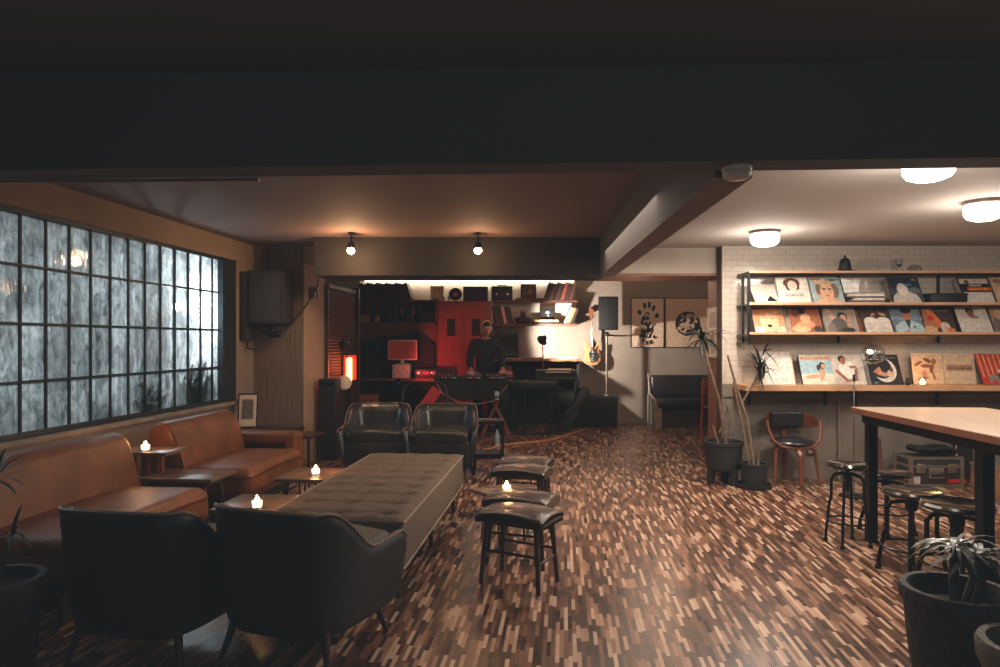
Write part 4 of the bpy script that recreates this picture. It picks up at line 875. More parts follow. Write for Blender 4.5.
B2('top_board', t, (-2.3, Yf+.1, 2.355), (1.3, 11.17, 2.38), SHW)
B2('rear_board', t, (-2.3, 11.165, 2.0), (1.24, 11.185, 2.355), WHITE)
B2('light_strip', t, (-2.2, 11.08, 2.33), (1.2, 11.11, 2.352), mat('led_strip', (255, 225, 190), .5, emit=(255, 228, 200), es=17))
t = thing('work_counter', 'dark counter with warm wood top under the wall shelves', 'counter', (0, 0, 0))
B2('counter_top', t, (-.14, 10.55, 1.035), (1.24, 11.15, 1.07), WOOD); B2('side_panel', t, (1.2, 10.6, 0), (1.235, 11.15, 1.035), MATB); B2('back_panel', t, (-.14, 11.1, 0), (1.2, 11.13, 1.035), MATB); B2('side_panel', t, (-.14, 10.6, 0), (-.10, 11.15, 1.035), MATB)  # black back panel stands in for the shade under the counter
# leaning record rows
def row(x0, n, z, h, lean, Y, lab, grp, cols, th=.045, d=.3):
    for k in range(n):
        m = MB(); m.b2((0, -d/2, 0), (th*.86, d/2, h*(1-.04*((k*7) % 3)))); c = cols[k % len(cols)]
        o = m.build('record', flat(c, .6), smooth=False); o.location = (x0+k*th, Y, z+(.0 if lean <= 0 else th*math.sin(math.radians(lean)))); o.rotation_euler = (0, math.radians(lean), 0)
        tag(o, lab, 'record', grp)
DC = [(62, 38, 30), (44, 32, 28), (84, 48, 34), (36, 30, 30), (70, 50, 38), (50, 30, 26)]
row(-2.2, 16, 2.0, .285, -17, 10.98, 'brown record spine leaning in the row at the top left of the shelving', 'leaning records above the shelf unit', DC, .05)
row(.70, 10, 2.0, .29, 17, 10.98, 'dark record spine leaning in the row at the top right of the wall shelves', 'leaning records on the wall shelf', DC+[(150, 70, 50)], .045)
row(-.08, 6, 1.625, .29, -12, 10.98, 'record leaning at the left end of the lower wall shelf', 'records at the left of the lower wall shelf', [(40, 34, 32), (60, 52, 46), (38, 32, 30), (196, 178, 156), (50, 42, 38)], .05)
row(1.02, 3, 1.625, .27, 24, 10.98, 'slanted sleeve at the right end of the lower wall shelf', 'sleeves at the right of the lower wall shelf', [(200, 180, 160), (190, 120, 80), (40, 34, 32)], .05)
def X_(px, Y=10.9): return (px-500)*Y/F
def Z_(py, Y=10.9): return CH-(py-HY)*Y/F
def framed(name, label, px0, px1, py0, py1, Y, z0, shapes, base, fr, cat='picture', lean=6, fw=.012, group=None):
    w = (px1-px0)*Y/F; h = (py1-py0)*Y/F
    t = thing(name, label, cat, (X_((px0+px1)/2, Y), Y, z0), 0, group); R = Matrix.Rotation(math.radians(-lean), 4, 'X')
    m = MB(); cols = [base]; m.b2((-w/2, 0, 0), (w/2, .01, h), mi=0); art(m, shapes, (w, h), cols, 0, 0)
    o = m.build('print', [flat(c) for c in cols], t, smooth=False); o.rotation_euler = (math.radians(-lean), 0, 0)
    m = MB(); m.b2((-w/2-fw, -.008, -.0), (-w/2, .014, h)); m.b2((w/2, -.008, 0), (w/2+fw, .014, h)); m.b2((-w/2-fw, -.008, h), (w/2+fw, .014, h+fw)); m.b2((-w/2-fw, -.008, -fw), (w/2+fw, .014, 0))
    o = m.build('frame', fr, t, smooth=False); o.rotation_euler = (math.radians(-lean), 0, 0); return t
WZ = 2.0
framed('framed_print', 'white framed print with an orange figure on top of the cabinet', 431, 443, 284.5, 298.5, 11.05, WZ+.008, [E(.5, .62, .34, .3, (214, 150, 104)), E(.5, .45, .2, .26, (226, 206, 186)), E(.5, .1, .3, .1, (206, 160, 124))], (226, 214, 200), WHITE)
m = MB(); m.lathe([(0, 0), (.105, 0), (.105, .012), (0, .012)], n=36); m.lathe([(0, .012), (.035, .0125), (.034, .015), (0, .015)], n=20, mi=1); o = m.build('vinyl_record', [BLKP, flat((200, 80, 60))]); o.location = (X_(455.5, 11.05), 11.05, WZ+.108); o.rotation_euler = (math.radians(82), 0, 0); tag(o, 'round black record with red label standing on the cabinet', 'record')
framed('framed_print', 'wide plain black framed panel standing on the cabinet', 464, 487, 286, 299, 11.05, WZ+.012, [Rr(.05, .06, .95, .94, (44, 38, 36))], (30, 28, 28), MATB)
for k, (px, h, c, lb) in enumerate(((443.5, .07, (60, 60, 60), 'tiny dark bottle beside the white print on the cabinet'), (449, .11, (120, 150, 165), 'tiny blue bottle beside the round record on the cabinet'), (434, .05, (40, 36, 34), 'small dark trinket in front of the white print'))):
    m = MB(); r = .016; m.lathe([(r, 0), (r, h*.6), (r*.4, h*.75), (r*.4, h), (0, h)], (X_(px, 10.9), 10.9, 2.0), 12); tag(m.build('small_bottle', mat('bottle%d' % k, c, .25)), lb, 'bottle')
t = thing('carry_case', 'black carry case with handle on the top wall shelf', 'case', (X_(502, 10.98), 10.98, 2.0)); w = 21*10.98/F
m = MB(); m.rbox((0, 0, .115), (w, .2, .23), .012, 2); m.build('case_body', BLKP, t)
m = MB(); m.tube([(-.08, -.0, .225), (-.06, 0, .25), (.06, 0, .25), (.08, 0, .225)], .009); m.build('handle', BLKP, t)
for sx in (-1, 1): MB().box((sx*.09, -.103, .10), (.02, .006, .02)).build('latch', CHR, t)
m = MB(); m.b2((X_(516), 10.86, 2.0), (X_(544), 11.1, 2.035)); tag(m.build('flat_book', SHW, smooth=False), 'flat brown book under the small dark frame on the top wall shelf', 'book')
framed('framed_print', 'small dark framed picture standing on the flat book', 521.5, 535.5, 284, 297, 10.99, 2.036+.014, [E(.5, .5, .34, .32, (110, 84, 66)), E(.4, .6, .12, .14, (60, 46, 40)), E(.6, .4, .14, .12, (150, 116, 90)), E(.5, .2, .3, .06, (70, 54, 46))], (72, 56, 48), BLKP)
framed('framed_print', 'black square sleeve with a white blot in pale frame on the lower wall shelf', 541.5, 553.5, 309, 319, 10.99, 1.625+.085, [E(.5, .62, .16, .14, (214, 206, 196)), E(.55, .3, .06, .1, (190, 180, 170))], (28, 28, 30), BLKP)
m = MB(); m.b2((X_(532), 10.86, 1.625), (X_(560), 11.1, 1.65)); m.b2((X_(534), 10.88, 1.65), (X_(558), 11.08, 1.69), mi=1); tag(m.build('flat_book', [BLKP, PINE], smooth=False), 'pale flat box under the white blot sleeve on the lower wall shelf', 'book')
t = thing('figurine', 'dark flat topped ornament on the lower wall shelf', 'ornament', (X_(523), 10.95, 1.625)); m = MB(); m.lathe([(.10, 0), (.11, .02), (.13, .07), (.12, .10), (.04, .115)], n=20); m.build('base', BLKP, t); m = MB(); m.lathe([(.035, .115), (.04, .13), (.04, .19), (.03, .2), (0, .2)], n=16); m.build('top', DWOOD, t)
# amplifier on the counter
t = thing('amplifier_rack', 'dark amplifier rack with a row of small lights behind the performer', 'amplifier', (X_(507), 10.85, 1.07)); w = 24*10.85/F
m = MB(); m.rbox((0, .0, .21), (w, .4, .42), .008, 2); m.build('rack_body', BLKP, t); m = MB(); m.box((0, -.203, .26), (w*.86, .01, .24)); m.build('front_grille', GRILL, t)
for k in range(5): MB().cyl((-.11+.055*k, -.201, .07), (-.11+.055*k, -.215, .07), .010).build('knob', CHR if k > 1 else METB, t)
for k, c in enumerate(((150, 60, 50), (190, 150, 120), (130, 40, 40), (60, 40, 36))):
    m = MB(); m.b2((X_(500, 10.4), 10.3, .80+.045*k), (X_(513, 10.4)-.01*k, 10.5, .84+.045*k)); tag(m.build('stacked_book', flat(c), smooth=False), ['lowest reddish', 'second pale', 'third dark red', 'topmost brown'][k]+' book of the pile right of the performer', 'book', 'pile of books right of the performer')
t = thing('book_stand', 'dark small cabinet carrying the book pile right of the performer', 'cabinet', (0, 0, 0)); B2('carcass', t, (X_(499, 10.4), 10.25, 0), (X_(516, 10.4), 10.53, .80), MATB)
for k, (px0, px1, h, c, lb) in enumerate(((505, 522, .018, (180, 130, 90), 'brown notebook lying at the left of the counter'), (523, 542, .02, (120, 84, 62), 'long brown book lying at the middle of the counter'), (557, 575, .03, (214, 204, 190), 'white papers lying in the lamp light on the counter'))):
    m = MB(); m.b2((X_(px0, 10.75), 10.62, 1.07 if k else 1.071), (X_(px1, 10.75), 10.8 if k else 10.64, 1.07+h)); 
    tag(m.build('notebook', flat(c), smooth=False), lb, 'book')
# shelf items left unit
for k, (px0, px1, h, c, lb, nm) in enumerate(((359.5, 370, .12, (150, 112, 92), 'beige box at the left end of the dark shelf', 'storage_box'), (375, 380.5, .11, (140, 104, 86), 'smaller beige box on the dark shelf', 'storage_box'), (384, 399, .20, (34, 28, 28), 'black box in the middle of the dark shelf', 'storage_box'), (402, 415, .26, (40, 30, 30), 'tall black device with red reflections painted along its edges on the dark shelf', 'speaker_box'), (418, 434, .17, (30, 26, 28), 'black box at the right end of the dark shelf', 'storage_box'))):
    t = thing(nm, lb, 'box', (X_((px0+px1)/2, 10.95), 10.95, 1.645)); w = (px1-px0)*10.95/F
    m = MB(); m.rbox((0, 0, h/2), (w, .2, h), .006, 2); m.build('box_body', flat(c), t)
    if k == 3:
        for s in (-1, 1): m = MB(); m.box((s*w*.46, -.104, h*.7), (.02, .008, .1)); m.build('red_reflection', flat((220, 60, 56)), t)  # red strips drawn as reflections of the red light
    elif k in (0, 1): m = MB(); m.rbox((0, 0, h+.008), (w+.008, .205, .016), .003, 1); m.build('lid', flat(tuple(int(v*.9) for v in c)), t)
# monitor
t = thing('monitor', 'small screen with pale frame lit red on the desk ledge', 'monitor', (X_(402.5, 10.55), 10.55, 0)); w, h = 28*10.55/F, 19*10.55/F; zc = Z_(350, 10.55)
m = MB(); m.rbox((0, 0, zc), (w+.02, .03, h+.02), .006, 2); m.build('frame', WHITE, t)
m = MB(); m.box((0, -.017, zc), (w-.02, .004, h-.02)); m.build('screen', mat('red_lit_screen', (120, 70, 66), .35, var=.1, emit=(200, 40, 34), es=.10), t)  # red light on the screen put into its colour and faint glow
m = MB(); m.box((0, .01, zc-h/2-.03), (.05, .02, .06)); m.rbox((0, 0, zc-h/2-.065), (.21, .14, .016), .004, 2); m.build('stand', WHITE, t)
zt = zc-h/2-.073
t = thing('speaker_box', 'pale dotted box under the small screen, lit red', 'box', (X_(402, 10.52), 10.52, .781)); hh = zt-.781
m = MB(); m.rbox((0, 0, hh/2-.001), (.27, .2, hh-.002), .008, 2); m.build('box_body', WHITE, t)
for k in range(6): MB().cyl((-.09+.036*k, -.1, .04+.05*((k*2) % 3)), (-.09+.036*k, -.104, .04+.05*((k*2) % 3)), .009).build('hole', MATB, t)
t = thing('angled_panel', 'black pointed panel standing at the right of the screen', 'panel', (X_(417, 10.7), 10.70, .785)); m = MB(); m.prism([(-.26, 0), (.27, 0), (.27, .50), (-.06, .755), (-.24, .56)], 0, .04, 'xz'); m.build('panel_body', MATB, t)
t = thing('instrument_case', 'black long case standing behind the screen on the desk ledge', 'case', (X_(378, 10.75), 10.76, .785)); m = MB(); m.prism([(-.30, 0), (.28, 0), (.36, .66), (-.14, .60), (-.30, .52)], 0, .05, 'xz'); m.build('case_body', BLKP, t); MB().tube([(-.05, -.01, .60), (0, -.01, .64), (.1, -.01, .65), (.14, -.01, .63)], .008).build('handle', METB, t)
t = thing('audio_mixer', 'black rack mixer with round dials at the right of the desk ledge', 'mixer', (X_(427, 10.5), 10.5, .781)); m = MB(); m.rbox((0, 0, .07), (.34, .22, .14), .006, 2); m.build('mixer_body', BLKP, t)
for sx in (-1, 1): m = MB(); m.lathe([(.035, 0), (.035, .01), (.03, .012)], n=18); o = m.build('dial', CHR, t); o.location = (sx*.11, -.111, .08); o.rotation_euler = (PI/2, 0, 0)
MB().box((0, -.112, .08), (.10, .004, .05)).build('display', flat((120, 60, 60)), t)
# ------------------------------------------------------------------ back room, left front: lamps
X = X_(349, 8.5)
t = thing('tube_lamp', 'upright glowing tube lamp with red glow beside the shutter', 'lamp', (X, 8.5, 0))
m = MB(); m.lathe([(.09, 0), (.09, .02), (.015, .03), (.012, .82), (.05, .83), (.05, .85), (0, .85)], n=20); m.build('stand', METB, t)
m = MB(); m.b2((-.08, .05, .86), (.08, .065, 1.17)); m.build('red_halo_plate', mat('red_halo_glow', (150, 30, 26), .5, emit=(255, 50, 30), es=.22), t)  # back plate glows faintly to stand for the red halo round the tube
m = MB(); m.lathe([(.032, .855), (.036, .86), (.036, 1.13), (.032, 1.14), (0, 1.14)], n=20); m.build('glowing_tube', mat('tube_glow', (255, 170, 110), .4, emit=(255, 150, 90), es=14), t)
t = thing('shade_lamp', 'small lamp with pale round shade on a thin stand below the tube lamp', 'lamp', (X_(345, 8.0), 8.0, 0))
m = MB(); m.lathe([(.10, 0), (.10, .015), (.012, .03), (.008, .05), (.008, .82), (0, .82)], n=18); m.build('stand', METB, t)
m = MB(); m.lathe([(.10, 0), (.095, .03), (.07, .06), (.03, .08), (0, .085)], n=28); o = m.build('shade', mat('pale_shade', (205, 180, 160), .6, emit=(255, 210, 180), es=.12), t); o.scale = (.85, .85, .85); o.location = (0, -.03, .86); o.rotation_euler = (math.radians(65), math.radians(20), 0)
t = thing('clip_lamp', 'small black clip lamp with stand in front of the shutter', 'lamp', (X_(347, 8.3)-.05, 8.3, 0))
m = MB(); m.tube([(0.05, 0, 0), (.05, 0, 1.25), (0, 0, 1.32)], .008); m.lathe([(.08, 0), (.08, .012), (0, .02)], (.05, 0, 0), n=16); m.build('pole', METB, t)
m = MB(); m.lathe([(.02, .0), (.06, -.05), (.065, -.09), (.058, -.09), (0, -.02)], n=20); o = m.build('lamp_head', BLKP, t); o.location = (0, 0, 1.35); o.rotation_euler = (math.radians(50), 0, 0)
t = thing('guitar_amplifier', 'dark guitar amplifier on the floor between pillar and armchair', 'amplifier', (X_(330, 7.8), 7.8, 0)); m = MB(); m.rbox((0, 0, .46), (.20, .26, .92), .012, 2); m.build('cabinet_body', BLKP, t); m = MB(); m.rbox((0, -.132, .42), (.17, .01, .76), .004, 1); m.build('grille', GRILL, t); MB().box((0, -.133, .86), (.16, .008, .05)).build('control_panel', METB, t)
t = thing('wooden_box', 'small brown wooden box with round holes behind the left far armchair', 'box', (X_(366, 9.5), 9.5, 0)); 
m = MB(); m.b2((-.16, -.1, .46), (.16, .1, .60)); m.build('box_body', WOOD, t)
for sx in (-1, 0, 1): MB().cyl((sx*.09, -.10, .53), (sx*.09, -.104, .53), .018).build('hole', MATB, t)
m = MB(); m.b2((-.2, -.14, .44), (.2, .14, .46)); [m.cyl((a*.16, b*.1, .4), (a*.16, b*.1, 0), .014) for a in (-1, 1) for b in (-1, 1)]; m.build('stand', METB, t)
# tubular chairs with red fabric
def tchair(x, y, rz, lab, cloth):
    t = thing('tubular_chair', lab, 'chair', (x, y, 0), rz)
    m = MB()
    m.tube([(-.30, .30, .0), (-.29, .22, .40), (-.27, .25, .70), (-.24, .27, .80), (-.17, .28, .84), (.17, .28, .84), (.24, .27, .80), (.27, .25, .70), (.29, .22, .40), (.30, .30, 0)], .013); m.build('back_frame', BLKP, t)
    for s in (-1, 1): MB().tube([(s*.27, .22, .40), (s*.26, -.22, .40), (s*.27, -.25, 0)], .013).build('leg', BLKP, t)
    m = MB(); m.rbox((0, .01, .41), (.50, .44, .03), .01, 2); m.build('seat', cloth, t); m = MB(); m.rbox((.05, .262, .62), (.14, .02, .34), .008, 2, R=Matrix.Rotation(math.radians(35), 4, 'Y')); m.build('backrest', cloth, t)
tchair(X_(426, 8.1), 8.1, .15, 'black tubular chair with red fabric between the two far armchairs', REDL)
# wall pictures
BKI = (34, 30, 32)
rs = random.Random(12); sh = [E(.5+rs.uniform(-.12, .12), .45+rs.uniform(-.2, .2), rs.uniform(.05, .12), rs.uniform(.04, .09), BKI, rs.uniform(0, 90)) for _ in range(26)]
sh += [E(.5+.3*math.cos(a), .55+.32*math.sin(a), .07, .05, BKI, math.degrees(a)) for a in (.3, .9, 1.4, 1.9, 2.6)]+[E(.5+.25*math.cos(a), .36+.28*math.sin(a), .05, .03, BKI, math.degrees(a)) for a in (3.6, 4.1, 4.6, 5.1, 5.7)]
sh += [E(.5+rs.uniform(-.16, .16), .45+rs.uniform(-.22, .22), .03, .022, (208, 186, 166), rs.uniform(0, 90)) for _ in range(22)]
framed('framed_print', 'framed cream print with black ink plant shapes on the back wall', 631.5, 663.5, 298.5, 347, 11.16, Z_(347, 11.16), sh, (214, 190, 168), MATB, lean=0)
sh = [E(.5, .48, .285, .255, BKI)]+[E(.5+rs.uniform(-.2, .2), .48+rs.uniform(-.18, .18), rs.uniform(.02, .07), rs.uniform(.015, .05), (200, 176, 154), rs.uniform(0, 180)) for _ in range(30)]+[E(.5+.17*math.cos(k), .48+.15*math.sin(k), .045, .02, BKI, k*57) for k in range(6)]+[E(.5, .48, .03, .026, (206, 176, 150))]
framed('framed_print', 'framed cream print with a black marbled disc on the back wall', 665.5, 710, 298.5, 347, 11.16, Z_(347, 11.16), sh, (210, 182, 156), MATB, lean=0)
t = thing('framed_print', 'narrow pale framed print on the wooden side wall behind the dracaena', 'picture', (2.262-.02, 7.13, 1.19), -math.radians(5.2))
m = MB(); m.b2((-.012, -.25, 0), (0, .25, .5)); cols = [(216, 206, 196)]
m.add([(-.0125, .1, .03), (-.0125, -.1, .03), (-.0125, -.06, .26), (-.0125, .06, .26)], [(0,1,2,3)], 1); m.add([(-.0125, .18, .3), (-.0125, -.18, .3), (-.0125, -.14, .46), (-.0125, .14, .46)], [(0,1,2,3)], 2)
m.build('print', [flat((222, 214, 204)), flat((196, 140, 104)), flat((176, 166, 158))], t, smooth=False)
m = MB(); m.b2((-.016, -.262, -.01), (0, -.25, .51)); m.b2((-.016, .25, -.01), (0, .262, .51)); m.b2((-.016, -.262, .5), (0, .262, .512)); m.b2((-.016, -.262, -.012), (0, .262, 0)); m.build('frame', WHITE, t, smooth=False)
# bench seat on the back wall
t = thing('bench_seat', 'black leather bench seat with metal side frame against the back wall', 'bench', (X_(652, 10.8), 10.75, 0))
m = MB(); m.rbox((.75, .26, .62), (1.46, .14, .36), .05, 4, R=Matrix.Rotation(math.radians(-8), 4, 'X')); m.build('backrest', BLK, t)
m = MB(); m.rbox((.75, -.02, .38), (1.46, .50, .15), .05, 4); m.build('seat', BLK, t)
m = MB(); m.b2((.03, -.16, .0), (1.45, .2, .31)); m.build('base', mat('bench_base', (58, 48, 42), .7, var=.2), t)
for x in (-.01, 1.50):
    m = MB(); m.tube([(x, -.22, 0), (x, -.22, .44), (x, .16, .50), (x, .26, .82)], .02, 8); m.tube([(x, .26, .5), (x, .28, 0)], .02, 8); m.b2((x-.02, -.24, 0), (x+.10*(1 if x < 1 else -1), -.22, .42)); m.build('side_frame', mat('frame_grey', (160, 148, 136), .45, metal=.4), t)
t = thing('orange_frame_chair', 'brown wooden chair with orange legs partly hidden behind the tall plant', 'chair', (X_(707, 9.2)+.24, 9.3, 0), math.radians(20))
m = MB(); m.rbox((0, .16, .72), (.40, .03, .26), .012, 2); m.build('backrest', WOOD, t); m = MB(); m.rbox((0, 0, .44), (.40, .38, .03), .01, 2); m.build('seat', WOOD, t)
OR = mat('orange_metal', (190, 70, 44), .45)
for a in (-1, 1):
    MB().tube([(a*.19, .18, .8), (a*.19, .18, .4), (a*.2, .22, 0)], .012).build('leg', OR, t); MB().tube([(a*.18, -.16, .44), (a*.2, -.2, 0)], .012).build('leg', OR, t)
# loudspeakers
Y = 10.75; t = thing('subwoofer', 'low black bass speaker box on the floor below the wall speaker', 'speaker', (X_(599, 10.6), 10.85, 0)); w = 38*10.6/F
m = MB(); m.rbox((0, 0, .235), (w, .42, .47), .012, 2); m.build('cabinet_body', MATB, t); m = MB(); m.rbox((0, -.214, .235), (w-.05, .014, .42), .005, 2); m.build('grille', GRILL, t)
t = thing('loudspeaker', 'black loudspeaker held high by a pole and wall arm beside the guitar', 'speaker', (X_(607, 10.7), 10.72, Z_(330, 10.7))); w = 20*10.7/F; h = 33*10.7/F
m = MB(); m.prism([(-w/2, -.16), (w/2, -.16), (w/2-.05, .15), (-w/2+.05, .15)], 0, h, 'xy', bev=.01); m.build('cabinet_body', BLKP, t); m = MB(); m.rbox((0, -.165, h/2), (w-.03, .014, h-.03), .005, 2); m.build('grille', GRILL, t)
t = thing('speaker_pole', 'thin metal pole with wall arm under the high loudspeaker', 'stand', (X_(607, 10.75), 10.78, .475)); m = MB(); m.cyl((0, 0, 0), (0, 0, Z_(330, 10.7)-.476), .018); m.lathe([(.05, 0), (.05, .01), (.02, .03)], n=14); m.build('pole', mat('pole_grey', (120, 108, 98), .5, metal=.4), t)
m = MB(); m.tube([(0, 0, .98), (.12, .05, .96), (.38, .40, .96)], .012); m.lathe([(.04, .95), (.045, .96), (.045, 1.0), (.03, 1.02)], n=14); m.build('wall_arm', METB, t)
# bass guitar
GX, GY, GZ = X_(592, 11.0), 11.0, Z_(354, 11.0)
t = thing('bass_guitar', 'natural wood bass guitar with black scratch plate hanging on the wall', 'guitar', (GX, GY, GZ), 0); t.scale = (.80, 1, .88)
R = Matrix.Rotation(math.radians(-4), 4, 'Y')
body = [(.0, -.21), (.10, -.20), (.17, -.13), (.175, -.04), (.13, .03), (.135, .09), (.165, .15), (.155, .19), (.12, .19), (.08, .13), (.05, .10), (-.05, .10), (-.09, .17), (-.13, .27), (-.17, .26), (-.165, .15), (-.13, .06), (-.155, -.02), (-.17, -.10), (-.13, -.18)]
def smoothp(p, it=2):
    for _ in range(it):
        q = []
        for i in range(len(p)):
            a, b = p[i], p[(i+1) % len(p)]; q += [(a[0]*.75+b[0]*.25, a[1]*.75+b[1]*.25), (a[0]*.25+b[0]*.75, a[1]*.25+b[1]*.75)]
        p = q
    return p
def gp(nm, mb, mt): o = mb.build(nm, mt, t); o.rotation_euler = (0, math.radians(-2), 0); return o
m = MB(); m.prism(smoothp(body), -.02, .02, 'xz', bev=.006, seg=2); gp('body', m, mat('guitar_wood', (206, 140, 92), .3, var=.15, scale=8, stretch=(6, 1, 1)))
m = MB(); m.prism(smoothp([(.0, -.17), (.12, -.12), (.155, -.02), (.10, .03), (.11, .10), (.14, .16), (.09, .12), (.03, .07), (-.06, .05), (-.06, -.06)], 1), -.026, -.021, 'xz'); gp('scratch_plate', m, MATB)
m = MB(); m.b2((-.022, -.04, .04), (.022, -.018, .66)); gp('neck', m, WOOD)
m = MB(); m.prism([(-.025, .66), (.03, .66), (.06, .80), (.0, .86), (-.045, .82)], -.032, -.016, 'xz'); gp('headstock', m, WOOD)
for z in (-.06, .02): m = MB(); m.b2((-.045, -.036, z), (.045, -.026, z+.03)); gp('pickup', m, CHR)
m = MB(); m.b2((-.045, -.036, -.15), (.045, -.021, -.11)); gp('bridge', m, CHR)
m = MB()
for k in range(4): m.cyl((-.014+.009*k, -.043, -.13), (-.012+.008*k, -.041, .68), .0014, n=5)
gp('strings', m, CHR)
for k in range(4): m = MB(); m.sphere((-.055+.03*(k % 2)*3.4, -.02, .70+.035*k), (.014, .006, .010), 8); gp('tuning_peg', m, CHR)
for k, (x, z) in enumerate(((.11, -.12), (.13, -.06), (.10, -.16))): m = MB(); m.cyl((x, -.026, z), (x, -.04, z), .012); gp('knob', m, BLKP)
m = MB(); m.b2((GX-.10, 11.0, 1.80), (GX+.02, 11.2, 1.83)); m.tube([(GX-.09, 10.94, 1.80), (GX-.11, 11.05, 1.81)], .010); tag(m.build('guitar_hook', METB), 'black wall hook carrying the bass guitar', 'hook')
# keyboard rig
t = thing('keyboard_stand', 'black square tube stand carrying keyboards right of the performer', 'stand', (X_(540, 9.9), 9.95, 0))
m = MB(); m.b2((-.42, -.16, .66), (.32, .16, .69)); m.build('top_frame', METB, t)
for x in (-.22, .16):
    m = MB()
    for y in (-.15, .15): m.b2((x-.014, y-.014, 0), (x+.014, y+.014, .66))
    m.b2((x-.014, -.15, .01), (x+.014, .15, .035)); m.build('leg', METB, t)
m = MB(); m.b2((-.36, -.165, 0), (.34, -.135, .022)); m.b2((-.22, -.015, .30), (.16, .015, .325)); m.build('stretcher', METB, t)
t = thing('keyboard', 'long black keyboard lying on the square tube stand', 'keyboard', (X_(532, 9.9), 9.93, .691)); m = MB(); m.rbox((0, 0, .04), (.74, .28, .08), .01, 2); m.build('keyboard_body', BLKP, t)
m = MB(); [m.b2((-.33+.022*k, -.138, .06), (-.313+.022*k, -.03, .085)) for k in range(30)]; m.build('keys', mat('key_grey', (90, 82, 76), .4), t)
for k in range(4): MB().cyl((-.3+.2*k, .06, .08), (-.3+.2*k, .06, .095), .012).build('knob', flat((190, 160, 130)), t)
t = thing('electric_organ', 'black instrument with white sheet on top beside the desk lamp', 'keyboard', (X_(556, 9.95), 9.98, .775))
R = Matrix.Rotation(math.radians(0), 4, 'X')
m = MB(); m.prism([(-.15, 0), (.15, 0), (.15, .16), (-.05, .14), (-.15, .05)], -.30, .30, 'yz', bev=.008); m.build('instrument_body', BLKP, t)
m = MB(); m.add([(-.16, -.10, .115), (.20, -.10, .115), (.24, .12, .165), (-.10, .12, .165), (-.16, -.10, .119), (.20, -.10, .119), (.24, .12, .169), (-.10, .12, .169)], [(0,1,2,3),(4,5,6,7),(0,1,5,4),(1,2,6,5),(2,3,7,6),(3,0,4,7)]); tag(m.build('paper_sheet', flat((222, 216, 208)), smooth=False, loc=(X_(556, 9.95), 9.98, .775)), 'white sheet of paper on the black instrument', 'paper')
t = thing('desk_lamp', 'black desk lamp with round head and reddish arm lighting the wall', 'lamp', (X_(543, 10.15), 10.12, .775))
zh = Z_(338, 10.12)-.775
m = MB(); m.lathe([(.06, 0), (.06, .015), (.01, .02)], n=18); m.build('base', METB, t)
m = MB(); m.tube([(0, 0, .01), (0, 0, .38), (-.02, 0, zh-.02)], .009); m.build('arm', mat('reddish_arm', (150, 60, 44), .4), t)
m = MB(); m.lathe([(0, .03), (.03, .025), (.05, -.01), (.085, -.07), (.08, -.07), (.045, -.01), (0, .01)], n=28); o = m.build('lamp_head', METB, t); o.location = (.02, .0, zh); o.rotation_euler = (math.radians(60), 0, math.radians(30))
m = MB(); m.sphere((.05, .06, zh-.04), .022, 10); m.build('bulb', mat('warm_bulb', (255, 235, 210), .4, emit=(255, 225, 190), es=30), t)
t = thing('guitar_case', 'long black instrument case leaning at the right of the keyboard stand', 'case', (X_(565, 10.2), 10.15, 0), 0)
m = MB(); m.prism([(-.09, 0), (.09, 0), (.10, .26), (.06, .40), (.085, .62), (.04, .70), (-.04, .70), (-.085, .62), (-.06, .40), (-.10, .26)], -.05, .05, 'xz', bev=.012); o = m.build('case_body', BLKP, t); o.rotation_euler = (0, math.radians(30), 0); o.location = (-.03, 0, .05)
m = MB(); m.tube([(-.26, -.07, .01), (.02, -.07, .26), (.2, -.07, .40)], .010); m.build('support', METB, t)
# mixing table
TX, TY = X_(472.5, 9.75), 9.75
t = thing('mixing_table', 'trestle table with black cloth front carrying the music gear', 'table', (TX, TY, 0))
m = MB(); m.b2((-.51, -.27, .77), (.51, .27, .80)); m.build('tabletop', MATB, t)
m = MB(); m.b2((-.515, -.285, .53), (.515, -.27, .80)); m.b2((-.515, -.28, .53), (-.50, .27, .79)); m.b2((.50, -.28, .53), (.515, .27, .79)); m.build('front_cloth', MATB, t)
for cx in (-.30, .33):
    for y in (-.2, .2):
        for s in (-1, 1): m = MB(); m.cyl((cx-s*.16, y+.02*s, .77), (cx+s*.20, y+.02*s, 0), .018, n=6); m.build('leg', WOOD, t)
    m = MB(); m.cyl((cx, -.2, .40), (cx, .2, .40), .012); m.build('crossbar', WOOD, t)
def deck(label, x, w, mixer):
    t = thing('turntable_deck' if not mixer else 'dj_mixer', label, 'music gear', (TX+x, TY-.06, .801)); h = .07
    m = MB(); m.rbox((0, 0, h/2), (w, .36, h), .006, 2); m.build('deck_body', BLKP, t)
    if mixer:
        for i in range(5):
            for j in range(3): MB().cyl((-.1+.05*i, -.1+.09*j, h), (-.1+.05*i, -.1+.09*j, h+.022), .011).build('knob', [CHR, flat((70, 120, 150)), flat((190, 170, 150))][(i+j) % 3], t)
    else:
        m = MB(); m.lathe([(.13, h), (.13, h+.012), (.03, h+.014), (0, h+.014)], n=32); m.build('platter', MATB, t)
        for k in range(5): MB().box((-w/2+.03+.045*k, -.165, h+.006), (.02, .014, .012)).build('button', flat([(190, 170, 150), (200, 70, 50), (110, 150, 170)][k % 3]), t)
    for k in range(6): MB().box((-w/2+.04+.04*k, -.181, .035), (.009, .004, .007)).build('port', [CHR, mat('led_white', (220, 230, 240), .4, emit=(210, 230, 255), es=1), mat('led_red', (220, 60, 50), .4, emit=(255, 60, 40), es=1.5)][(k*5+int(abs(x)*10)) % 3], t)
deck('black media player deck at the left end of the mixing table', -.33, .31, False); deck('black mixer with rows of knobs at the centre of the mixing table', .01, .29, True); deck('black media player deck at the right end under the performer\'s hand', .34, .31, False)
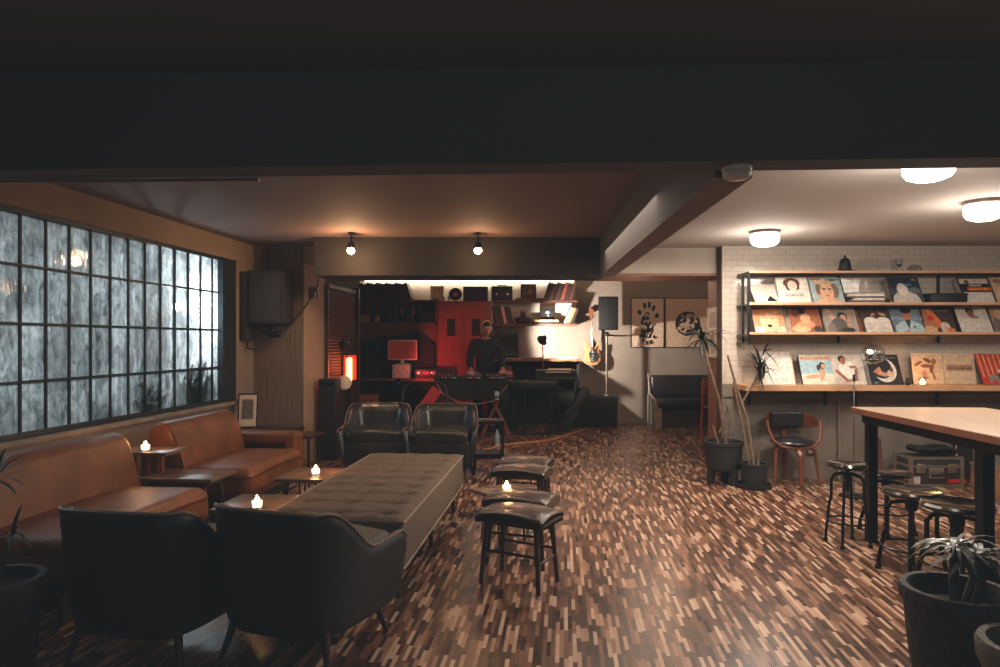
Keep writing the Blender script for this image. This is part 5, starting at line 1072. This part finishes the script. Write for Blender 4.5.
m = MB(); pA = [(TX-.5, TY-.3, .78), (TX-.4, TY-.32, .62), (TX-.18, TY-.33, .50), (TX+.1, TY-.33, .48), (TX+.32, TY-.32, .52), (TX+.5, TY-.3, .74)]
m.tube([Vector(pA[i]).lerp(Vector(pA[i+1]), k/5) for i in range(5) for k in range(5)]+[Vector(pA[-1])], .005, 6); tag(m.build('hanging_cable', flat((170, 150, 130))), 'pale cable drooping in a curve across the mixing table front', 'cable')
# small rack table in front
t = thing('metal_rack', 'small black metal rack with lower shelf behind the saddle stools', 'rack', (X_(488.5, 7.0), 7.0, 0))
for a in (-1, 1):
    for b in (-1, 1): MB().b2((a*.145-.013, b*.13-.013, 0), (a*.145+.013, b*.13+.013, .54)).build('leg', METB, t)
m = MB(); m.b2((-.158, -.143, .51), (.158, .143, .54)); m.build('top_shelf', METB, t); m = MB(); m.b2((-.158, -.143, .16), (.158, .143, .21)); m.build('lower_shelf', METB, t)
m = MB(); m.b2((-.09, -.05, .541), (.09, .05, .552)); tag(m.build('notebook', TOPW, smooth=False, loc=(X_(488, 7.0), 6.96, 0)), 'thin grey notebook on top of the small metal rack', 'book')
# bottle on floor behind
m = MB(); m.lathe([(.03, 0), (.033, .01), (.033, .14), (.014, .18), (.013, .21), (0, .212)], n=16); o = m.build('water_bottle', mat('pale_bottle', (150, 180, 190), .2)); o.location = (X_(497, 8.8), 8.8, 0); tag(o, 'pale blue bottle on the floor beneath the mixing table', 'bottle')
t = thing('phone_holder', 'small pale device hanging on the mixing table cloth', 'device', (TX+.35, TY-.297, .54)); m = MB(); m.rbox((0, 0, .05), (.06, .015, .12), .004, 2); m.build('device_body', flat((160, 190, 200)), t); m = MB(); m.box((0, -.009, .03), (.05, .003, .03)); m.build('dark_strip', MATB, t)
# cables on the floor
def cable(pts, lab, c, r=.012):
    P = [G(x, y, r) for x, y in pts]; Q_ = []
    for i in range(len(P)-1):
        p0, p1, p2, p3 = P[max(i-1, 0)], P[i], P[i+1], P[min(i+2, len(P)-1)]
        for k in range(6):
            u = k/6; Q_.append(.5*((2*p1)+(-p0+p2)*u+(2*p0-5*p1+4*p2-p3)*u*u+(-p0+3*p1-3*p2+p3)*u**3))
    Q_.append(P[-1]); m = MB(); m.tube(Q_, r, 6); return tag(m.build('floor_cable', flat(c)), lab, 'cable')
cable([(478, 452), (500, 446), (520, 443), (545, 441), (565, 436), (582, 430)], 'tan cable curving on the floor from the rack to the case', (190, 130, 90), .014)
cable([(482, 443), (510, 437), (530, 441), (560, 436), (575, 433), (590, 428)], 'thinner brown cable on the floor under the keyboard stand', (130, 90, 66), .010)
cable([(520, 431), (545, 432), (560, 429)], 'short dark cable on the floor beneath the keyboard stand', (90, 60, 50), .010)
# floor wash lamp behind the armchairs (source of the red glow)
t = thing('red_floor_lamp', 'small black spotlight with red filter on a thin stand left of the mixing table', 'lamp', (-1.47, 9.72, 0)); m = MB(); m.lathe([(.08, 0), (.08, .02), (.01, .03), (.01, .68)], n=16); m.build('base', METB, t)
m = MB(); m.lathe([(0, -.06), (.05, -.06), (.06, .06), (.052, .06), (0, .02)], n=20); o = m.build('lamp_head', METB, t); o.location = (0, 0, .74); o.rotation_euler = (math.radians(-65), 0, math.radians(-35))
m = MB(); m.lathe([(0, .05), (.05, .05)], n=20); o = m.build('red_filter', mat('red_glow', (255, 60, 40), .4, emit=(255, 40, 30), es=6), t); o.location = (0, 0, .74); o.rotation_euler = (math.radians(-65), 0, math.radians(-35))

# ------------------------------------------------------------------ the performer
def skin_mesh(chains, name, mt, parent, levels=2, root=0):
    """chains: list of lists of (x,y,z,r); equal points are shared"""
    vs = []; es = []; rr = []; key = {}
    for c in chains:
        prev = None
        for x, y, z, r in c:
            k = (round(x, 4), round(y, 4), round(z, 4))
            if k not in key: key[k] = len(vs); vs.append((x, y, z)); rr.append(r)
            i = key[k]
            if prev is not None and (prev, i) not in es and (i, prev) not in es: es.append((prev, i))
            prev = i
    me = bpy.data.meshes.new(name); me.from_pydata(vs, es, []); o = bpy.data.objects.new(name, me); COL.objects.link(o)
    md = o.modifiers.new('skin', 'SKIN'); md.use_smooth_shade = True
    for i, r in enumerate(rr):
        d = me.skin_vertices[0].data[i]; d.radius = r if isinstance(r, tuple) else (r, r); d.use_root = (i == root)
    sb = o.modifiers.new('sub', 'SUBSURF'); sb.levels = levels; sb.render_levels = levels
    bpy.context.view_layer.update(); dg = bpy.context.evaluated_depsgraph_get()
    m2 = bpy.data.meshes.new_from_object(o.evaluated_get(dg)); bpy.data.objects.remove(o)
    return m2
def obj_from(me, name, mt, parent):
    me.materials.clear(); me.materials.append(mt); me.shade_smooth(); o = bpy.data.objects.new(name, me); COL.objects.link(o)
    if parent: o.parent = parent
    return o
PX, PY = X_(485, 10.22), 10.26
per = thing('performer', 'person in a black shirt wearing headphones, leaning over the music gear', 'person', (PX, PY, 0))
# joints: facing -y, head bowed and turned to image right
neck = (.0, -.10, 1.42, .052); nb = (.0, -.055, 1.37, .07)
pel = (0, 0, .90, .085); sp1 = (0, .0, 1.05, .125); sp2 = (0, -.02, 1.19, .145); sp3 = (0, -.045, 1.30, .11)
Ls, Rs = (-.175, -.04, 1.315, .058), (.175, -.05, 1.315, .058)      # image left / right shoulder
Le, Re = (-.235, -.04, 1.05, .045), (.255, -.10, 1.05, .045)
Lw, Rw = (-.20, -.30, .925, .030), (.265, -.36, .935, .030)
hc = Vector((.015, -.16, 1.53))
HR = Matrix.Rotation(math.radians(24), 4, 'Z') @ Matrix.Rotation(math.radians(26), 4, 'X')
body = skin_mesh([[pel, sp1, sp2, sp3, nb, neck, (.008, -.13, 1.48, .058)], [sp3, Ls, (-.21, -.04, 1.19, .052), Le, (-.215, -.17, .985, .040), Lw, (-.19, -.345, .912, .034)], [sp3, Rs, (.235, -.07, 1.19, .052), Re, (.255, -.23, .99, .040), Rw, (.265, -.405, .92, .034)],
                  [pel, (-.085, 0, .78, .07), (-.11, -.01, .50, .062), (-.11, .02, .10, .042), (-.11, -.09, .045, .036), (-.11, -.15, .035, .028)], [pel, (.085, 0, .78, .07), (.11, -.01, .50, .062), (.11, .02, .10, .042), (.11, -.09, .045, .036), (.11, -.15, .035, .028)]], 'b', None, None)
mb = MB(); bm_ = bmesh.new(); bm_.from_mesh(body); mb.bm(bm_)
def hp(x, y, z): return hc+(HR @ Vector((x, y, z)))
hm = MB()
b = bmesh.new(); bmesh.ops.create_uvsphere(b, u_segments=32, v_segments=24, radius=1)
for v in b.verts:
    x, y, z = v.co; jaw = max(0, -z)
    X1 = x*.075*(1-.28*jaw); Y1 = y*.098; 
    if y < 0: Y1 *= (1-.10*max(0, -z)); Y1 += -.006*math.exp(-((z+.75)/.2)**2)
    Z1 = z*.118
    if y < -.5: Y1 += .010*math.exp(-((z-.12)/.12)**2)*math.exp(-((abs(x)-.38)/.18)**2)   # eye sockets
    v.co = (X1, Y1, Z1)
hm.bm(b, Matrix.Translation(hc) @ HR)
hm.tube([hp(0, -.092, .018), hp(0, -.108, -.008), hp(0, -.122, -.026), hp(0, -.098, -.034)], [.007, .010, .014, .008], 10)      # nose
hm.tube([hp(-.026, -.090, -.058), hp(0, -.099, -.056), hp(.026, -.090, -.058)], [.004, .007, .004], 8)
for s in (-1, 1):
    hm.sphere(hp(s*.076, .008, -.005), (.010, .020, .030), 10, R=HR)
mb.add([v for v in hm.v], hm.f)
# hands: palm and five fingers each, part of the body surface
def hand(w, d, side, curl):
    w = Vector(w); d = Vector(d).normalized(); s = d.cross(Vector((0, 0, 1))).normalized()*side; u = Vector((0, 0, 1))
    pm = w+d*.045; mb.sphere(pm, (.040, .048, .018), 14)
    for k, (off, ln) in enumerate(((-.030, .058), (-.010, .072), (.011, .078), (.031, .068))):
        a = w+d*.075-s*off; mb.tube([a-d*.02, a, a+d*ln*.45-u*.006, a+d*ln*.8-u*curl*.6, a+d*ln*.95-u*curl*1.3], [.011, .0105, .010, .009, .007], 8)
    a = w+d*.025+s*.030; mb.tube([a-s*.01, a+s*.018+d*.015, a+s*.030+d*.04-u*.008, a+s*.026+d*.062-u*.016], [.014, .013, .011, .008], 8)
hand((-.193, -.335, .914), (.15, -1, -.25), 1, .018)
hand((.265, -.395, .922), (-.15, -1, -.15), -1, .018)
tmp = mb.build('tmp', SKIN); rm = tmp.modifiers.new('r', 'REMESH'); rm.mode = 'VOXEL'; rm.voxel_size = .0055
bpy.context.view_layer.update(); me = bpy.data.meshes.new_from_object(tmp.evaluated_get(bpy.context.evaluated_depsgraph_get())); bpy.data.objects.remove(tmp)
obj_from(me, 'body', SKIN, per)
# clothes
g = .018
def fat(p, a=g): return (p[0], p[1], p[2], p[3]+a)
me = skin_mesh([[(0, .01, .80, .17), (0, 0, .90, .15), fat(sp1, .022), fat(sp2, .024), fat(sp3, .02), (nb[0], nb[1]-.004, nb[2]+.006, .074)], [fat(sp3, .02), fat(Ls, .020), (-.21, -.04, 1.19, .072), fat(Le, .020), (-.215, -.17, .985, .056), (-.20, -.285, .932, .046)], [fat(sp3, .02), fat(Rs, .020), (.235, -.07, 1.19, .072), fat(Re, .020), (.255, -.23, .99, .056), (.264, -.345, .94, .046)]], 's', None, None)
sh_ = obj_from(me, 'shirt', SHIRT, per)
m = MB(); m.tube([(.062*math.cos(q*PI/10), -.075+.062*math.sin(q*PI/10), 1.415-.022*math.sin(q*PI/10)*-1*-1) for q in range(20)], .014, 6, closed=True); m.build('collar', SHIRT, sh_)
for k in range(5): MB().sphere((.0, -.165-.008*math.sin(k), 1.30-.065*k), (.006, .004, .006), 6).build('button', METB, sh_)
me = skin_mesh([[(0, 0, .93, .14), (0, 0, .86, .14), (-.10, 0, .80, .112), (-.11, -.01, .50, .082), (-.11, .02, .09, .062)], [(0, 0, .86, .14), (.10, 0, .80, .112), (.11, -.01, .50, .082), (.11, .02, .09, .062)]], 'p', None, None)
obj_from(me, 'trousers', MATB, per)
for s in (-1, 1):
    m = MB(); m.rbox((s*.11, -.06, .045), (.10, .29, .085), .035, 4, cuts=2); m.build('shoe', BLKP, per)
# hair: cap over the back and top of the skull
b = bmesh.new(); bmesh.ops.create_uvsphere(b, u_segments=32, v_segments=24, radius=1)
kill = [v for v in b.verts if (v.co.z < -.35) or (v.co.y < -.42 and v.co.z < .60) or (v.co.y < -.15 and v.co.z < .30)]
bmesh.ops.delete(b, geom=kill, context='VERTS')
r5 = random.Random(3)
for v in b.verts: v.co = (v.co.x*.080*(1+r5.uniform(-.02, .02)), v.co.y*.104, v.co.z*.125*(1+r5.uniform(-.02, .03)))
m = MB(); m.bm(b, Matrix.Translation(hc) @ HR); m.build('hair', HAIR, per, ang=80)
# brows and eyes
m = MB()
for s in (-1, 1): m.tube([hp(s*.012, -.094, .030), hp(s*.030, -.092, .034), hp(s*.048, -.080, .028)], .004, 6)
m.build('eyebrows', HAIR, per)
for s in (-1, 1): m = MB(); m.sphere(hp(s*.030, -.083, .012), (.012, .007, .007), 10, R=HR); m.build('eye', flat((70, 56, 50)), per)
hd = MB(); hd.tube([hp(.088*math.cos(a), .005, .128*math.sin(a)+.0) for a in [math.radians(-2+184*k/16) for k in range(17)]], .009, 8); hp_ = hd.build('headphones', mat('headphone_grey', (190, 178, 168), .35), per)
for s in (-1, 1):
    m = MB(); m.cyl(hp(s*.078, .006, -.006), hp(s*.104, .006, -.006), .036, .032, 18); m.build('ear_cup', BLKP, hp_); m = MB(); m.tube([hp(s*.082, .006+.036*math.cos(q*PI/8), -.006+.036*math.sin(q*PI/8)) for q in range(16)], .009, 6, closed=True); m.build('ear_cushion', mat('headphone_grey', (190, 178, 168)), hp_)

point((1.45, 7.3, 1.6), 5, (255, 226, 200), .1, 'alcove_fill')  # added fill without a fixture, brightens the print on the side wall
point((TX+.05, TY-.12, 1.02), .5, (220, 220, 235), .05, 'performer_fill')  # added fill in front of the performer, no lamp stands here
point((TX+.5, 9.8, 1.75), 1.6, (255, 214, 180), .08, 'performer_fill')  # second added fill on the performer, above the gear
# ------------------------------------------------------------------ lights
point(L(3.74, 6.86, 1.69), 26, (226, 238, 244), .02, 'garden_light')
point(L(3.80, 6.56, 1.68), 85, (232, 242, 248), .02, 'garden_light')  # extra light added without a fixture, widens the halo on the panes
area(L(5.3, 4.9, 3.3), L(3.4, 4.9, 1.4), 190, 3.2, 1.6, (218, 230, 234), 'garden_wash')
point((X_(349, 8.5), 8.36, 1.0), 1.6, (255, 70, 40), .06, 'tube_light')
spot((-1.42, 9.75, .86), (-.62, 10.8, 1.12), 52, math.radians(78), (255, 62, 60), .8, .05, 'red_wash')
point((-1.0, 9.2, .55), 1.0, (255, 46, 34), .10, 'red_fill')
spot((X_(545, 10.15)+.04, 10.2, Z_(340, 10.15)), (X_(590, 11.15), 11.15, Z_(335, 11.15)), 260, math.radians(112), (255, 240, 226), .5, .03, 'desk_lamp_light')
point((2.2, 9.0, 2.2), 22, (255, 214, 180), .15, 'back_room_light')
point((.2, 9.0, 2.3), 7, (255, 180, 130), .15, 'back_room_light')
area((-.6, 5.0, 2.33), (-.6, 5.0, 0), 13, 1.2, 1.6, (255, 214, 178), 'lounge_light')
area((1.2, 5.2, 2.2), (1.2, 5.2, 0), 42, 1.0, 2.5, (255, 234, 214), 'floor_wash')
w = bpy.data.worlds.new('world'); SC.world = w; w.use_nodes = True; bg = w.node_tree.nodes['Background']; bg.inputs[0].default_value = (.10, .14, .18, 1); bg.inputs[1].default_value = .25
point((X_(404, 10.3), 10.22, .90), .45, (255, 60, 50), .06, 'red_fill')
# dim cool bounce in the front part of the room, where the photographer stands
area((.5, -.8, 2.2), (0, 3, 1.2), 16, 3.5, 1.2, (215, 215, 215), 'front_room_bounce')
SC.view_settings.view_transform = 'Standard'; SC.view_settings.look = 'None'; SC.view_settings.exposure = 0
SC.view_settings.use_curve_mapping = True
cm = SC.view_settings.curve_mapping
for c in cm.curves[:3]: pass
for i, lift in enumerate((.0095, .0110, .0120)):
    c = cm.curves[i]; c.points[0].location = (0, lift); c.points[1].location = (1, 1)
cm.update()
SC.cycles.use_denoising = True; SC.cycles.max_bounces = 8; SC.cycles.sample_clamp_indirect = 4; SC.cycles.caustics_refractive = False; SC.cycles.caustics_reflective = False
